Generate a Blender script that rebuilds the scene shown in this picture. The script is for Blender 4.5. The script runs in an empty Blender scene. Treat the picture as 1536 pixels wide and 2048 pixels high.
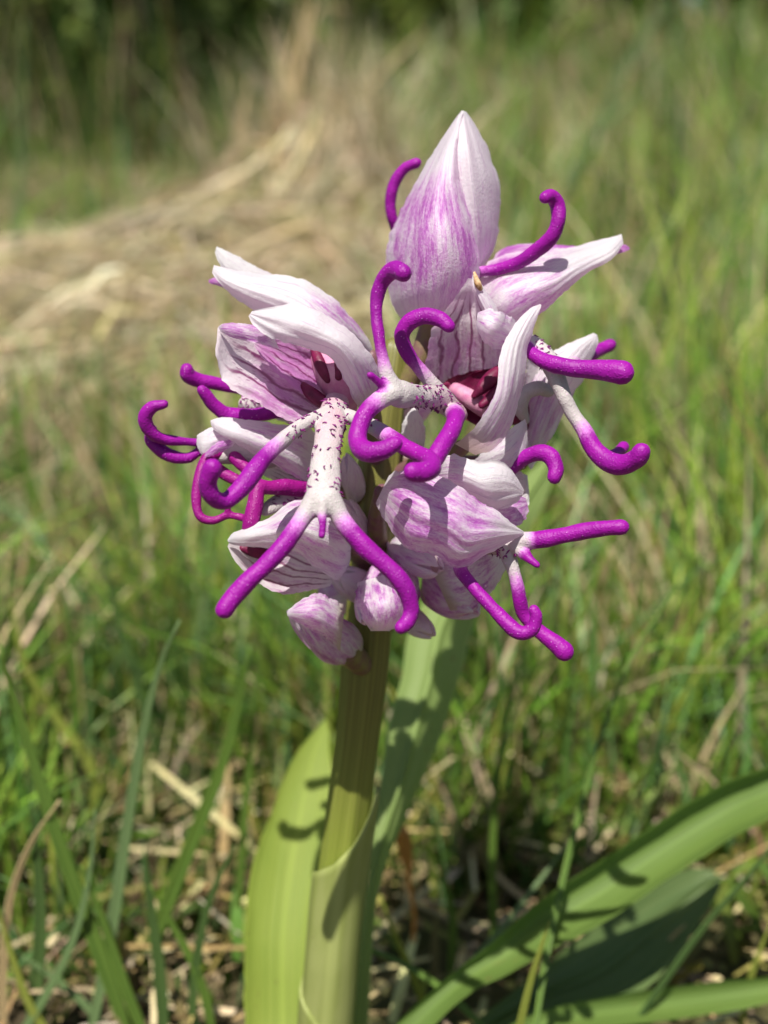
import bpy, math, random
import numpy as np
from mathutils import Vector, noise as mnoise, kdtree

random.seed(7)
RNG = np.random.default_rng(11)
scene = bpy.context.scene
COL = scene.collection

# ------------------------------------------------------------------ camera
D = 0.110                 # distance of the plane of focus (m)
PITCH = math.radians(18)
CAM = np.array([0.0, 0.0, 0.115])
RV = np.array([1.0, 0.0, 0.0])
UV_ = np.array([0.0, math.sin(PITCH), math.cos(PITCH)])
FV = np.array([0.0, math.cos(PITCH), -math.sin(PITCH)])
cam_d = bpy.data.cameras.new('camera')
cam_d.sensor_fit = 'AUTO'; cam_d.sensor_width = 36; cam_d.lens = 45.0
cam_d.clip_start = 0.002; cam_d.clip_end = 1000
cam_d.dof.use_dof = True
cam_d.dof.focus_distance = 0.1095
cam_d.dof.aperture_fstop = 45e-3 / 0.0020
cam_d.dof.aperture_blades = 0
cam = bpy.data.objects.new('camera', cam_d)
cam.location = CAM
cam.rotation_euler = (math.pi / 2 - PITCH, 0, 0)
COL.objects.link(cam)
scene.camera = cam

# ------------------------------------------------------------------ daylight
SUN_EL = math.radians(64)
SUN_AZ = math.radians(-18)      # to the left of straight behind the camera
SUN_DIR = Vector((math.sin(SUN_AZ) * math.cos(SUN_EL), -math.cos(SUN_AZ) * math.cos(SUN_EL), math.sin(SUN_EL)))
w = bpy.data.worlds.new('World'); scene.world = w; w.use_nodes = True
nt = w.node_tree; nt.nodes.clear()
sky = nt.nodes.new('ShaderNodeTexSky'); sky.sky_type = 'NISHITA'; sky.sun_disc = False
sky.sun_elevation = SUN_EL; sky.sun_rotation = math.atan2(SUN_DIR.x, SUN_DIR.y)
bg = nt.nodes.new('ShaderNodeBackground'); bg.inputs[1].default_value = 0.055
wo = nt.nodes.new('ShaderNodeOutputWorld')
nt.links.new(sky.outputs[0], bg.inputs[0]); nt.links.new(bg.outputs[0], wo.inputs[0])
sl = bpy.data.lights.new('sun', 'SUN'); sl.energy = 5.0; sl.angle = math.radians(0.53); sl.color = (1.0, 0.955, 0.88)
sun = bpy.data.objects.new('sun', sl); COL.objects.link(sun)
sun.rotation_euler = SUN_DIR.to_track_quat('Z', 'Y').to_euler()
sun.location = SUN_DIR * 5
vs = scene.view_settings
vs.view_transform = 'Standard'; vs.look = 'None'; vs.gamma = 1; vs.use_curve_mapping = False
vs.exposure = 0.52
scene.cycles.max_bounces = 8
scene.cycles.transparent_max_bounces = 4
scene.cycles.use_denoising = True

# ------------------------------------------------------------------ helpers
def P(p):
    """Photo point (x, y, mm behind the focus plane) -> world."""
    p = np.asarray(p, float)
    z = D + p[..., 2] * 1e-3
    a = (p[..., 0] - 768) / 768 * 0.3 * z
    b = (1024 - p[..., 1]) / 1024 * 0.4 * z
    return CAM + z[..., None] * FV + a[..., None] * RV + b[..., None] * UV_

def PXS(d):
    return 0.3 / 768 * (D + d * 1e-3)

def ground_mm(x, y):
    """mm behind the focus plane where the ray through a photo point meets z = 0."""
    v = (1024 - y) / 1024 * 0.4
    return (CAM[2] / (math.sin(PITCH) - v * math.cos(PITCH)) - D) * 1e3

def terrain(x, y):
    x = np.asarray(x, float); y = np.asarray(y, float)
    s = np.clip((x / np.maximum(y, .1) + 0.14) / 0.34, 0, 1); s = s * s * (3 - 2 * s)
    rise = np.clip(y - 0.9, 0, 9)
    return rise * (0.006 + 0.052 * s) * np.clip(rise, 0, 1)

def crom(pts, n):
    """Catmull-Rom through rows of pts, n samples, by chord length in the first two columns."""
    pts = np.asarray(pts, float)
    if len(pts) == 2:
        t = np.linspace(0, 1, n)[:, None]
        return pts[0] * (1 - t) + pts[1] * t
    k = len(pts)
    p = np.vstack([2 * pts[0] - pts[1], pts, 2 * pts[-1] - pts[-2]])
    seg = np.linalg.norm(np.diff(pts[:, :3], axis=0), axis=1) + 1e-6
    cum = np.concatenate([[0], np.cumsum(seg)]); cum /= cum[-1]
    s = np.linspace(0, 1, n)
    i = np.clip(np.searchsorted(cum, s, side='right') - 1, 0, k - 2)
    t = ((s - cum[i]) / (cum[i + 1] - cum[i]))[:, None]
    p0, p1, p2, p3 = p[i], p[i + 1], p[i + 2], p[i + 3]
    return 0.5 * ((2 * p1) + (-p0 + p2) * t + (2 * p0 - 5 * p1 + 4 * p2 - p3) * t ** 2 + (-p0 + 3 * p1 - 3 * p2 + p3) * t ** 3)

def world_loc(o):
    v = Vector((0, 0, 0))
    while o is not None:
        v = v + o.location
        o = o.parent
    return v

def props(o, label=None, cat=None, group=None, kind=None):
    if label: o['label'] = label
    if cat: o['category'] = cat
    if group: o['group'] = group
    if kind: o['kind'] = kind
    return o

def empty(name, loc, parent=None):
    o = bpy.data.objects.new(name, None); COL.objects.link(o)
    o.empty_display_size = 0.005
    if parent is not None:
        o.parent = parent
        o.location = Vector(loc) - world_loc(parent)
    else:
        o.location = Vector(loc)
    return o

def mesh_obj(name, verts, faces, mat, parent=None, loc=None, smooth=True, uv=None, attrs=None, cols=None):
    """Link world-space geometry as ONE object, its origin at loc (or at its parent's origin)."""
    verts = np.asarray(verts, float)
    org = np.array(world_loc(parent)) if parent is not None else (np.array(loc, float) if loc is not None else np.zeros(3))
    me = bpy.data.meshes.new(name)
    v = verts - org
    if isinstance(faces, np.ndarray):
        me.vertices.add(len(v)); me.vertices.foreach_set('co', v.astype(np.float32).ravel())
        k = faces.shape[1]
        me.loops.add(faces.size); me.loops.foreach_set('vertex_index', faces.astype(np.int32).ravel())
        me.polygons.add(len(faces))
        me.polygons.foreach_set('loop_start', np.arange(0, faces.size, k, dtype=np.int32))
        me.update(calc_edges=True)
    else:
        me.from_pydata(v.tolist(), [], faces)
    if smooth:
        me.polygons.foreach_set('use_smooth', np.ones(len(me.polygons), bool))
    if uv is not None:
        l = me.uv_layers.new(name='UVMap')
        idx = np.empty(len(me.loops), np.int32); me.loops.foreach_get('vertex_index', idx)
        l.data.foreach_set('uv', np.asarray(uv, np.float32)[idx].ravel())
    for n_, a in (attrs or {}).items():
        at = me.attributes.new(n_, 'FLOAT', 'POINT'); at.data.foreach_set('value', np.asarray(a, np.float32))
    if cols is not None:
        c = np.ones((len(v), 4), np.float32); c[:, :3] = cols
        at = me.attributes.new('col', 'FLOAT_COLOR', 'POINT'); at.data.foreach_set('color', c.ravel())
    me.validate(); me.update()
    me.materials.append(mat)
    o = bpy.data.objects.new(name, me); COL.objects.link(o)
    if parent is not None: o.parent = parent
    elif loc is not None: o.location = loc
    return o

def grid_faces(nv, nu, closed=False):
    f = []
    for i in range(nv - 1):
        for j in range(nu if closed else nu - 1):
            a = i * nu + j; b = i * nu + (j + 1) % nu
            f.append((a, b, b + nu, a + nu))
    return f

# ------------------------------------------------------------------ materials
class NT:
    def __init__(s, name):
        s.m = bpy.data.materials.new(name); s.m.use_nodes = True
        s.t = s.m.node_tree; s.t.nodes.clear()
    def n(s, typ, ins=None, **kw):
        x = s.t.nodes.new(typ)
        for k, v in kw.items(): setattr(x, k, v)
        for k, v in (ins or {}).items():
            if isinstance(v, bpy.types.NodeSocket): s.t.links.new(v, x.inputs[k])
            else: x.inputs[k].default_value = v
        return x
    def math(s, op, a, b=0.0, c=None, clamp=False):
        ins = {0: a, 1: b}
        if c is not None: ins[2] = c
        return s.n('ShaderNodeMath', ins, operation=op, use_clamp=clamp).outputs[0]
    def mix(s, f, a, b, blend='MIX'):
        x = s.n('ShaderNodeMix', {0: f}, data_type='RGBA', blend_type=blend)
        for k, v in ((6, a), (7, b)):
            if isinstance(v, bpy.types.NodeSocket): s.t.links.new(v, x.inputs[k])
            else: x.inputs[k].default_value = (*v, 1) if len(v) == 3 else v
        return x.outputs[2]
    def ss(s, x, lo, hi):
        return s.n('ShaderNodeMapRange', {0: x, 1: lo, 2: hi, 3: 0.0, 4: 1.0}, interpolation_type='SMOOTHSTEP').outputs[0]
    def noise(s, vec, scale, detail=2, rough=.5):
        return s.n('ShaderNodeTexNoise', {'Vector': vec, 'Scale': scale, 'Detail': detail, 'Roughness': rough}).outputs[0]
    def attr(s, name, typ='GEOMETRY', out=2):
        return s.n('ShaderNodeAttribute', attribute_name=name, attribute_type=typ).outputs[out]
    def out(s, sh):
        s.n('ShaderNodeOutputMaterial', {0: sh}); return s.m

def thin(N, col, rough, transl, normal=None, spec=.35, tcol=None, sss=0):
    ins = {'Base Color': col, 'Roughness': rough, 'Specular IOR Level': spec}
    if normal is not None: ins['Normal'] = normal
    p = N.n('ShaderNodeBsdfPrincipled', ins)
    ti = {0: tcol if tcol is not None else col}
    if normal is not None: ti['Normal'] = normal
    t = N.n('ShaderNodeBsdfTranslucent', ti)
    return N.n('ShaderNodeMixShader', {0: transl, 1: p.outputs[0], 2: t.outputs[0]}).outputs[0]

def petal_material(name, inner=False):
    N = NT(name)
    uv = N.n('ShaderNodeUVMap', uv_map='UVMap').outputs[0]
    sep = N.n('ShaderNodeSeparateXYZ', {0: uv}); u, v = sep.outputs[0], sep.outputs[1]
    rnd = N.n('ShaderNodeObjectInfo').outputs['Random']
    off = N.math('MULTIPLY', rnd, 37.0)
    def co(su, sv, k=0.0):
        return N.n('ShaderNodeCombineXYZ', {0: N.math('MULTIPLY', u, su), 1: N.math('MULTIPLY', v, sv), 2: N.math('ADD', off, k)}).outputs[0]
    pig = N.attr('pig', 'OBJECT')
    tip = N.attr('tip', 'OBJECT')
    # streaky magenta flush between the veins
    a = N.noise(co(4.0, 2.2), 1.6, 3, .6)
    b = N.noise(co(12, 3.4, 3.1), 1.5, 5, .7)
    cellv = N.noise(co(60, 34, 9), 1.6, 2, .6)
    flush = N.math('ADD', N.math('MULTIPLY', a, .55), N.math('MULTIPLY', b, .6))
    flush = N.math('ADD', flush, N.math('MULTIPLY', cellv, .34))
    env = N.math('MULTIPLY', N.ss(v, -.1, .22), N.math('SUBTRACT', 1.0, N.ss(v, N.math('SUBTRACT', tip, .35), tip)))
    lvl = N.math('ADD', flush, N.math('ADD', N.math('MULTIPLY', env, .22), N.math('MULTIPLY', N.math('SUBTRACT', pig, .5), .42)))
    f = N.ss(lvl, .85, 1.18)
    f = N.math('MULTIPLY', f, env)
    # fine darker veins
    vw = N.math('ADD', N.math('MULTIPLY', u, 5.0), N.math('MULTIPLY', N.noise(co(2.5, 3, 7), 1.2, 2), 1.3))
    vein = N.math('ABSOLUTE', N.math('SUBTRACT', N.math('FRACT', vw), .5))
    white = N.mix(N.noise(co(3, 2, 5), 1.3, 2), (.78, .76, .775), (.85, .84, .845))
    if not inner:
        vf = N.math('MULTIPLY', N.math('SUBTRACT', 1.0, N.ss(vein, .0, .10)), .42)
        vf = N.math('MULTIPLY', vf, N.ss(N.noise(co(12, 5, 4), 1.5, 3), .42, .62))
        vf = N.math('MULTIPLY', vf, N.math('SUBTRACT', 1.0, N.ss(v, .7, .97)))
        c = N.mix(N.math('MULTIPLY', f, .85), white, (.54, .075, .55))
        c = N.mix(N.math('MULTIPLY', N.ss(lvl, 1.02, 1.25), N.math('MULTIPLY', env, .75)), c, (.36, .03, .40))
        c = N.mix(vf, c, (.36, .10, .40))
        speck = N.math('MULTIPLY', N.ss(N.noise(co(22, 14, 11), 1.6, 3, .6), .70, .76), .75)
        c = N.mix(speck, c, (.42, .10, .42))
        green = N.math('MULTIPLY', N.math('SUBTRACT', 1.0, N.ss(v, .0, .24)), N.math('MULTIPLY', N.attr('green', 'OBJECT'), .8))
        c = N.mix(green, c, (.42, .38, .16))
        tr = c
    else:
        c = N.mix(N.math('MULTIPLY', f, .8), N.mix(.28, white, (.80, .58, .68)), (.52, .10, .48))
        line = N.math('SUBTRACT', 1.0, N.ss(vein, .035, .18))
        br = N.ss(N.noise(co(9, 7, 2), 1.5, 3), .26, .40)
        envi = N.math('MULTIPLY', N.ss(v, .0, .08), N.math('SUBTRACT', 1.0, N.ss(v, .72, .93)))
        edge = N.math('SUBTRACT', 1.0, N.ss(N.math('ABSOLUTE', N.math('SUBTRACT', u, .5)), .36, .47))
        lf = N.math('MULTIPLY', N.math('MULTIPLY', line, br), N.math('MULTIPLY', envi, edge))
        c = N.mix(N.math('MULTIPLY', lf, .96), c, (.21, .006, .125))
        vor = N.n('ShaderNodeTexVoronoi', {'Vector': co(24, 15, 1), 'Scale': 1.0})
        dots = N.math('SUBTRACT', 1.0, N.ss(vor.outputs['Distance'], .20, .36))
        near = N.math('SUBTRACT', 1.0, N.ss(vein, .08, .30))
        dots = N.math('MULTIPLY', N.math('MULTIPLY', dots, N.ss(N.noise(co(7, 4, 6), 1.3, 2), .40, .54)), N.math('MULTIPLY', envi, edge))
        dots = N.math('MULTIPLY', dots, N.math('ADD', N.math('MULTIPLY', near, .5), .5))
        c = N.mix(N.math('MULTIPLY', dots, .9), c, (.27, .012, .19))
        tr = c
    # papillose, finely ribbed surface
    geo = N.n('ShaderNodeTexCoord').outputs['Object']
    bm = N.math('ADD', N.math('MULTIPLY', N.noise(geo, 3000, 3, .65), 1.1), N.math('MULTIPLY', N.noise(co(46, 5, 8), 1.6, 3, .6), .9))
    bump = N.n('ShaderNodeBump', {'Strength': .48, 'Distance': .0002, 'Height': bm}).outputs[0]
    tcx = N.mix(.40, N.mix(1.0, c, (1.15, .88, 1.06), 'MULTIPLY'), (.90, .68, .84))
    return N.out(thin(N, c, .42, .44, bump, .45, tcx))

def lip_material(name, full, mid):
    N = NT(name)
    pig = N.attr('pig')
    geo = N.n('ShaderNodeTexCoord').outputs['Object']
    n1 = N.noise(geo, 3500, 3, .65)
    p = N.math('ADD', pig, N.math('MULTIPLY', N.math('SUBTRACT', n1, .5), N.math('MULTIPLY', N.math('MULTIPLY', pig, N.math('SUBTRACT', 1.0, pig)), 2.6)), clamp=True)
    n3 = N.noise(geo, 2600, 2, .6)
    wht = N.mix(N.math('MULTIPLY', N.attr('blush'), .9), N.mix(n3, (.39, .345, .345), (.49, .45, .44)), N.mix(n3, (.47, .25, .32), (.52, .34, .39)))
    c = N.mix(N.ss(p, .02, .5), wht, mid)
    c = N.mix(N.ss(p, .30, .85), c, full)
    n2 = N.noise(geo, 900, 3, .6)
    c = N.mix(N.math('MULTIPLY', N.math('SUBTRACT', n2, .35, clamp=True), N.math('MULTIPLY', pig, .6), clamp=True), c, (full[0] * 1.5, full[1] * 3.0, full[2] * 1.45))
    c = N.mix(N.math('MULTIPLY', N.math('MULTIPLY', N.ss(N.noise(geo, 330, 2, .5), .45, .7), pig), .35), c, (full[0] * .6, full[1] * .5, full[2] * .66))
    # papillae, their bright glints painted into the base colour
    vor = N.n('ShaderNodeTexVoronoi', {'Vector': geo, 'Scale': 4600.0, 'Randomness': .9})
    glint = N.math('MULTIPLY', N.math('SUBTRACT', 1.0, N.ss(vor.outputs['Distance'], .0, .34)), N.ss(N.n('ShaderNodeSeparateColor', {0: vor.outputs['Color']}).outputs[0], .80, .95))
    c = N.mix(N.math('MULTIPLY', glint, .7), c, (.85, .42, .82))
    h = N.math('SUBTRACT', 1.0, N.ss(vor.outputs['Distance'], .0, .6))
    bump = N.n('ShaderNodeBump', {'Strength': .34, 'Distance': .00010, 'Height': h}).outputs[0]
    s = N.n('ShaderNodeBsdfPrincipled', {'Base Color': c, 'Roughness': .52, 'Specular IOR Level': .3, 'Normal': bump,
        'Sheen Weight': .05, 'Sheen Roughness': .3, 'Sheen Tint': (.95, .4, .95, 1),
        'Subsurface Weight': .12, 'Subsurface Radius': (1.0, .4, .9), 'Subsurface Scale': .0004})
    return N.out(s.outputs[0])

def simple(name, col, rough=.5, var=.25, scale=800, col2=None, transl=0, spec=.35, bump=.3, bdist=.0002):
    N = NT(name)
    geo = N.n('ShaderNodeTexCoord').outputs['Object']
    n1 = N.noise(geo, scale, 4, .6)
    c2 = col2 if col2 else tuple(x * (1 - var) for x in col)
    c = N.mix(N.ss(n1, .32, .68), col, c2)
    b = N.n('ShaderNodeBump', {'Strength': bump, 'Distance': bdist, 'Height': N.noise(geo, scale * 3, 3, .6)}).outputs[0]
    return N.out(thin(N, c, rough, transl, b, spec))

def leaf_material(name, c1, c2, transl=.35, vein=26, rough=.42, tcol=None, tipcol=None):
    """Long leaf with parallel veins; UV x across, y along."""
    N = NT(name)
    uv = N.n('ShaderNodeUVMap', uv_map='UVMap').outputs[0]
    sep = N.n('ShaderNodeSeparateXYZ', {0: uv}); u, v = sep.outputs[0], sep.outputs[1]
    rnd = N.math('MULTIPLY', N.n('ShaderNodeObjectInfo').outputs['Random'], 21.0)
    st = N.n('ShaderNodeCombineXYZ', {0: N.math('MULTIPLY', u, vein), 1: N.math('MULTIPLY', v, 1.3), 2: rnd}).outputs[0]
    a = N.noise(st, 1.0, 3, .55)
    g = N.n('ShaderNodeCombineXYZ', {0: N.math('MULTIPLY', u, 3), 1: N.math('MULTIPLY', v, 6), 2: rnd}).outputs[0]
    b = N.noise(g, 1.0, 4, .6)
    c = N.mix(N.ss(N.math('ADD', N.math('MULTIPLY', a, .65), N.math('MULTIPLY', b, .35)), .36, .64), c1, c2)
    mid = N.math('SUBTRACT', 1.0, N.ss(N.math('ABSOLUTE', N.math('SUBTRACT', u, .5)), .01, .05))
    c = N.mix(N.math('MULTIPLY', mid, .35), c, tuple(min(1, x * 1.5) for x in c1))
    edge = N.ss(N.math('ABSOLUTE', N.math('SUBTRACT', u, .5)), .46, .5)
    c = N.mix(N.math('MULTIPLY', edge, .5), c, tuple(min(1, x * 1.8) for x in c1))
    if tipcol: c = N.mix(N.ss(v, .93, 1.0), c, tipcol)
    spots = N.math('MULTIPLY', N.ss(N.noise(g, 5, 3, .6), .66, .74), .75)
    c = N.mix(spots, c, (.20, .15, .05))
    bump = N.n('ShaderNodeBump', {'Strength': .35, 'Distance': .0003, 'Height': a}).outputs[0]
    t = N.mix(1.0, c, tcol, 'MULTIPLY') if tcol else c
    return N.out(thin(N, c, rough, transl, bump, .4, t))

def blade_material(name, transl=.26, rough=.45, spec=.35):
    N = NT(name)
    c = N.attr('col', out=0)
    geo = N.n('ShaderNodeTexCoord').outputs['Object']
    n1 = N.noise(geo, 60, 3, .6)
    c = N.mix(N.math('MULTIPLY', N.ss(n1, .35, .7), .35), c, N.mix(1.0, c, (1.3, 1.05, .6), 'MULTIPLY'))
    return N.out(thin(N, c, rough, transl, None, spec))

M = {}
M['sepal'] = petal_material('sepal_skin')
M['inner'] = petal_material('veined_petal_skin', True)
M['lip'] = lip_material('lip_skin', (.25, .002, .245), (.56, .20, .55))
M['lip_backlit'] = lip_material('backlit_lip_skin', (.235, .002, .155), (.56, .2, .48))  # redder copy of the lip colour, imitates light shining through the lobes
M['hair'] = simple('lip_hair_purple', (.24, .016, .19), .5, .4)
M['column'] = simple('column_pink', (.64, .33, .44), .5, .2, 900, (.54, .17, .33), .15)
M['maroon'] = simple('maroon_throat', (.15, .004, .045), .5, .4, 900)
M['brown'] = simple('withered_brown', (.33, .16, .05), .7, .5, 1500, (.62, .44, .26))
M['ovary'] = simple('ovary_green', (.20, .17, .06), .45, .4, 500, (.17, .07, .09), .1)
M['leaf_lit'] = leaf_material('orchid_leaf_sunlit', (.34, .43, .07), (.28, .38, .055), .5, 26, .6)  # brighter leaf green, the sunlit glow is put into the colour
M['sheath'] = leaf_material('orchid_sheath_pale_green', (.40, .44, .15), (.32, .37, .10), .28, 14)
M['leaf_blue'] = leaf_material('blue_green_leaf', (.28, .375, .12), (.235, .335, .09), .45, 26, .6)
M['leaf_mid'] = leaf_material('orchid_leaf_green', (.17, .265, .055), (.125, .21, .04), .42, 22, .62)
M['leaf_shaded'] = leaf_material('orchid_leaf_shaded', (.115, .17, .055), (.085, .14, .04), .25, 20, .5)  # darker leaf green, shade under the folded leaf is put into the colour
M['blade'] = blade_material('grass_blades')
M['straw'] = blade_material('dry_straw', .22, .6, .25)
M['bits'] = blade_material('dead_leaf_bits', .12, .75, .2)
M['foliage'] = blade_material('bush_leaves', .3, .5, .3)
M['bark'] = simple('bark', (.11, .085, .055), .85, .45, 60, None, 0, .2, .6, .002)

def stem_material():
    N = NT('orchid_stem')
    uv = N.n('ShaderNodeUVMap', uv_map='UVMap').outputs[0]
    sep = N.n('ShaderNodeSeparateXYZ', {0: uv}); u, v = sep.outputs[0], sep.outputs[1]
    st = N.n('ShaderNodeCombineXYZ', {0: N.math('MULTIPLY', u, 40), 1: N.math('MULTIPLY', v, 3), 2: 1.0}).outputs[0]
    a = N.noise(st, 1.0, 4, .6)
    green = N.mix(N.ss(a, .35, .65), (.27, .31, .055), (.20, .245, .035))
    top_shade = N.mix(N.ss(a, .35, .65), (.19, .185, .045), (.125, .12, .03))  # olive upper stem, darkened in colour for the shade below the flower head
    c = N.mix(N.ss(v, .38, .62), green, top_shade)
    bump = N.n('ShaderNodeBump', {'Strength': .4, 'Distance': .0003, 'Height': a}).outputs[0]
    p = N.n('ShaderNodeBsdfPrincipled', {'Base Color': c, 'Roughness': .38, 'Specular IOR Level': .4, 'Normal': bump,
        'Subsurface Weight': .1, 'Subsurface Radius': (.6, 1, .2), 'Subsurface Scale': .0006})
    return N.out(p.outputs[0])
M['stem'] = stem_material()

def ground_material():
    N = NT('meadow_soil')
    geo = N.n('ShaderNodeTexCoord').outputs['Object']
    a = N.noise(geo, 38, 6, .7); b = N.noise(geo, 6, 4, .6); c3 = N.noise(geo, 260, 4, .6)
    c = N.mix(N.ss(a, .35, .65), (.040, .030, .017), (.12, .088, .046))
    c = N.mix(N.math('MULTIPLY', N.ss(c3, .5, .68), .7), c, (.30, .23, .13))
    c = N.mix(N.ss(b, .42, .62), c, (.075, .085, .025))
    h = N.math('ADD', a, N.math('MULTIPLY', c3, .4))
    bump = N.n('ShaderNodeBump', {'Strength': .8, 'Distance': .006, 'Height': h}).outputs[0]
    p = N.n('ShaderNodeBsdfPrincipled', {'Base Color': c, 'Roughness': .9, 'Specular IOR Level': .2, 'Normal': bump})
    return N.out(p.outputs[0])
M['ground'] = ground_material()

# ------------------------------------------------------------------ ground: one sheet to the horizon
def build_ground():
    ys = np.concatenate([np.linspace(-1.0, 0, 6)[:-1], np.linspace(0, 1.2, 49)[:-1], np.linspace(1.2, 9, 40)[:-1], np.geomspace(9, 260, 14)])
    tx = np.concatenate([-np.geomspace(1, 0.02, 24), [0], np.geomspace(.02, 1, 24)])
    V = []
    for y in ys:
        half = max(1.2, y * 1.2)
        x = tx * half
        z = terrain(x, np.full_like(x, y))
        if y < 1.3:
            z = z + np.array([0.0035 * (mnoise.noise(Vector((a * 38, y * 38, 0))) - .2) for a in x])
        V += [(a, y, b - .002) for a, b in zip(x, z)]
    nu = len(tx)
    f = [(a, b, c, d) for (a, b, c, d) in grid_faces(len(ys), nu)]
    o = mesh_obj('ground', np.array(V), f, M['ground'])
    props(o, 'brown litter strewn meadow soil under the grass', kind='structure')
build_ground()

# ------------------------------------------------------------------ blades (grass, straw, litter) as arrays
def blade_arrays(root, hgt, az, lean, wid, col, nseg=4, droop=1.0, face=None, taper=True, straight=False):
    """Curved strips. root (n,3), hgt/az/lean/wid (n,), col (n,3). Returns verts, quads, cols."""
    n = len(root)
    t = np.linspace(0, 1, nseg + 1)
    dirx, diry = np.cos(az), np.sin(az)
    face = az + np.pi / 2 if face is None else face
    wx, wy = np.cos(face), np.sin(face)
    V = np.zeros((n, nseg + 1, 2, 3)); 
    for k, tt in enumerate(t):
        ang = lean if straight else lean * (0.25 + 0.75 * tt * droop)
        out = hgt * tt * np.sin(ang); up = hgt * tt * np.cos(ang * (1 if straight else .8))
        c = root + np.stack([dirx * out, diry * out, up], 1)
        wd = wid * (1 - tt ** 2.2 * .93 if taper else 1 - .35 * abs(2 * tt - 1) ** 3) * .5
        V[:, k, 0] = c - np.stack([wx * wd, wy * wd, np.zeros(n)], 1)
        V[:, k, 1] = c + np.stack([wx * wd, wy * wd, np.zeros(n)], 1)
    base = (np.arange(n) * (nseg + 1) * 2)[:, None]
    q = []
    for k in range(nseg):
        a = 2 * k
        q.append(np.stack([base + a, base + a + 1, base + a + 3, base + a + 2], 2)[:, 0])
    F = np.stack(q, 1).reshape(-1, 4)
    C = np.repeat(col, (nseg + 1) * 2, axis=0)
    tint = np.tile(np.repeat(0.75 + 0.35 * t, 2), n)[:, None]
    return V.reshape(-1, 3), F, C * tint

class Pile:
    def __init__(s): s.v, s.f, s.c, s.n = [], [], [], 0
    def add(s, vfc):
        v, f, c = vfc
        s.v.append(v); s.f.append(f + s.n); s.c.append(c); s.n += len(v)
    def build(s, name, mat, parent=None, loc=None):
        return mesh_obj(name, np.vstack(s.v), np.vstack(s.f), mat, parent, loc, True, cols=np.vstack(s.c))

GREENS = np.array([(.145, .265, .03), (.10, .215, .035), (.19, .30, .04), (.08, .165, .035), (.28, .335, .06), (.13, .25, .09), (.05, .11, .025)])
TANS = np.array([(.42, .34, .20), (.33, .26, .15), (.52, .44, .29), (.26, .18, .10), (.43, .38, .20)])
BROWNS = np.array([(.42, .34, .20), (.20, .15, .08), (.58, .49, .33), (.14, .11, .05), (.30, .28, .09), (.36, .25, .12), (.50, .43, .22)])

def pick(pal, n, jit=.18):
    c = pal[RNG.integers(0, len(pal), n)]
    return np.clip(c * (1 + RNG.normal(0, jit, (n, 1))) * (1 + RNG.normal(0, .06, (n, 3))), .01, .9)

def scatter(n, y0, y1, spread=.46, pad=.03, power=1.0):
    """Random meadow points in the wedge in view and a step beside it."""
    y = y0 + (y1 - y0) * RNG.random(n) ** power
    x = (RNG.random(n) * 2 - 1) * (y * spread + pad)
    return x, y

def patchiness(x, y, s=7.0, k=0.0):
    return np.array([mnoise.noise(Vector((a * s, b * s, k))) for a, b in zip(x, y)])

MOUND_C = np.array([-0.070, 0.66]); 
def in_mound(x, y):
    dx = x + 0.075; dy = y - 0.63
    return (dx / 0.15) ** 2 + (dy / 0.17) ** 2 < 1

def keep_clear(x, y):
    """No loose grass between the lens and the flower, nor inside the orchid's rosette."""
    return (y > 0.139) & ~((np.hypot(x + .004, y - .128) < .022)) & ~((np.abs(x - .04) < .045) & (y < .166) & (x > -.005))

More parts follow.
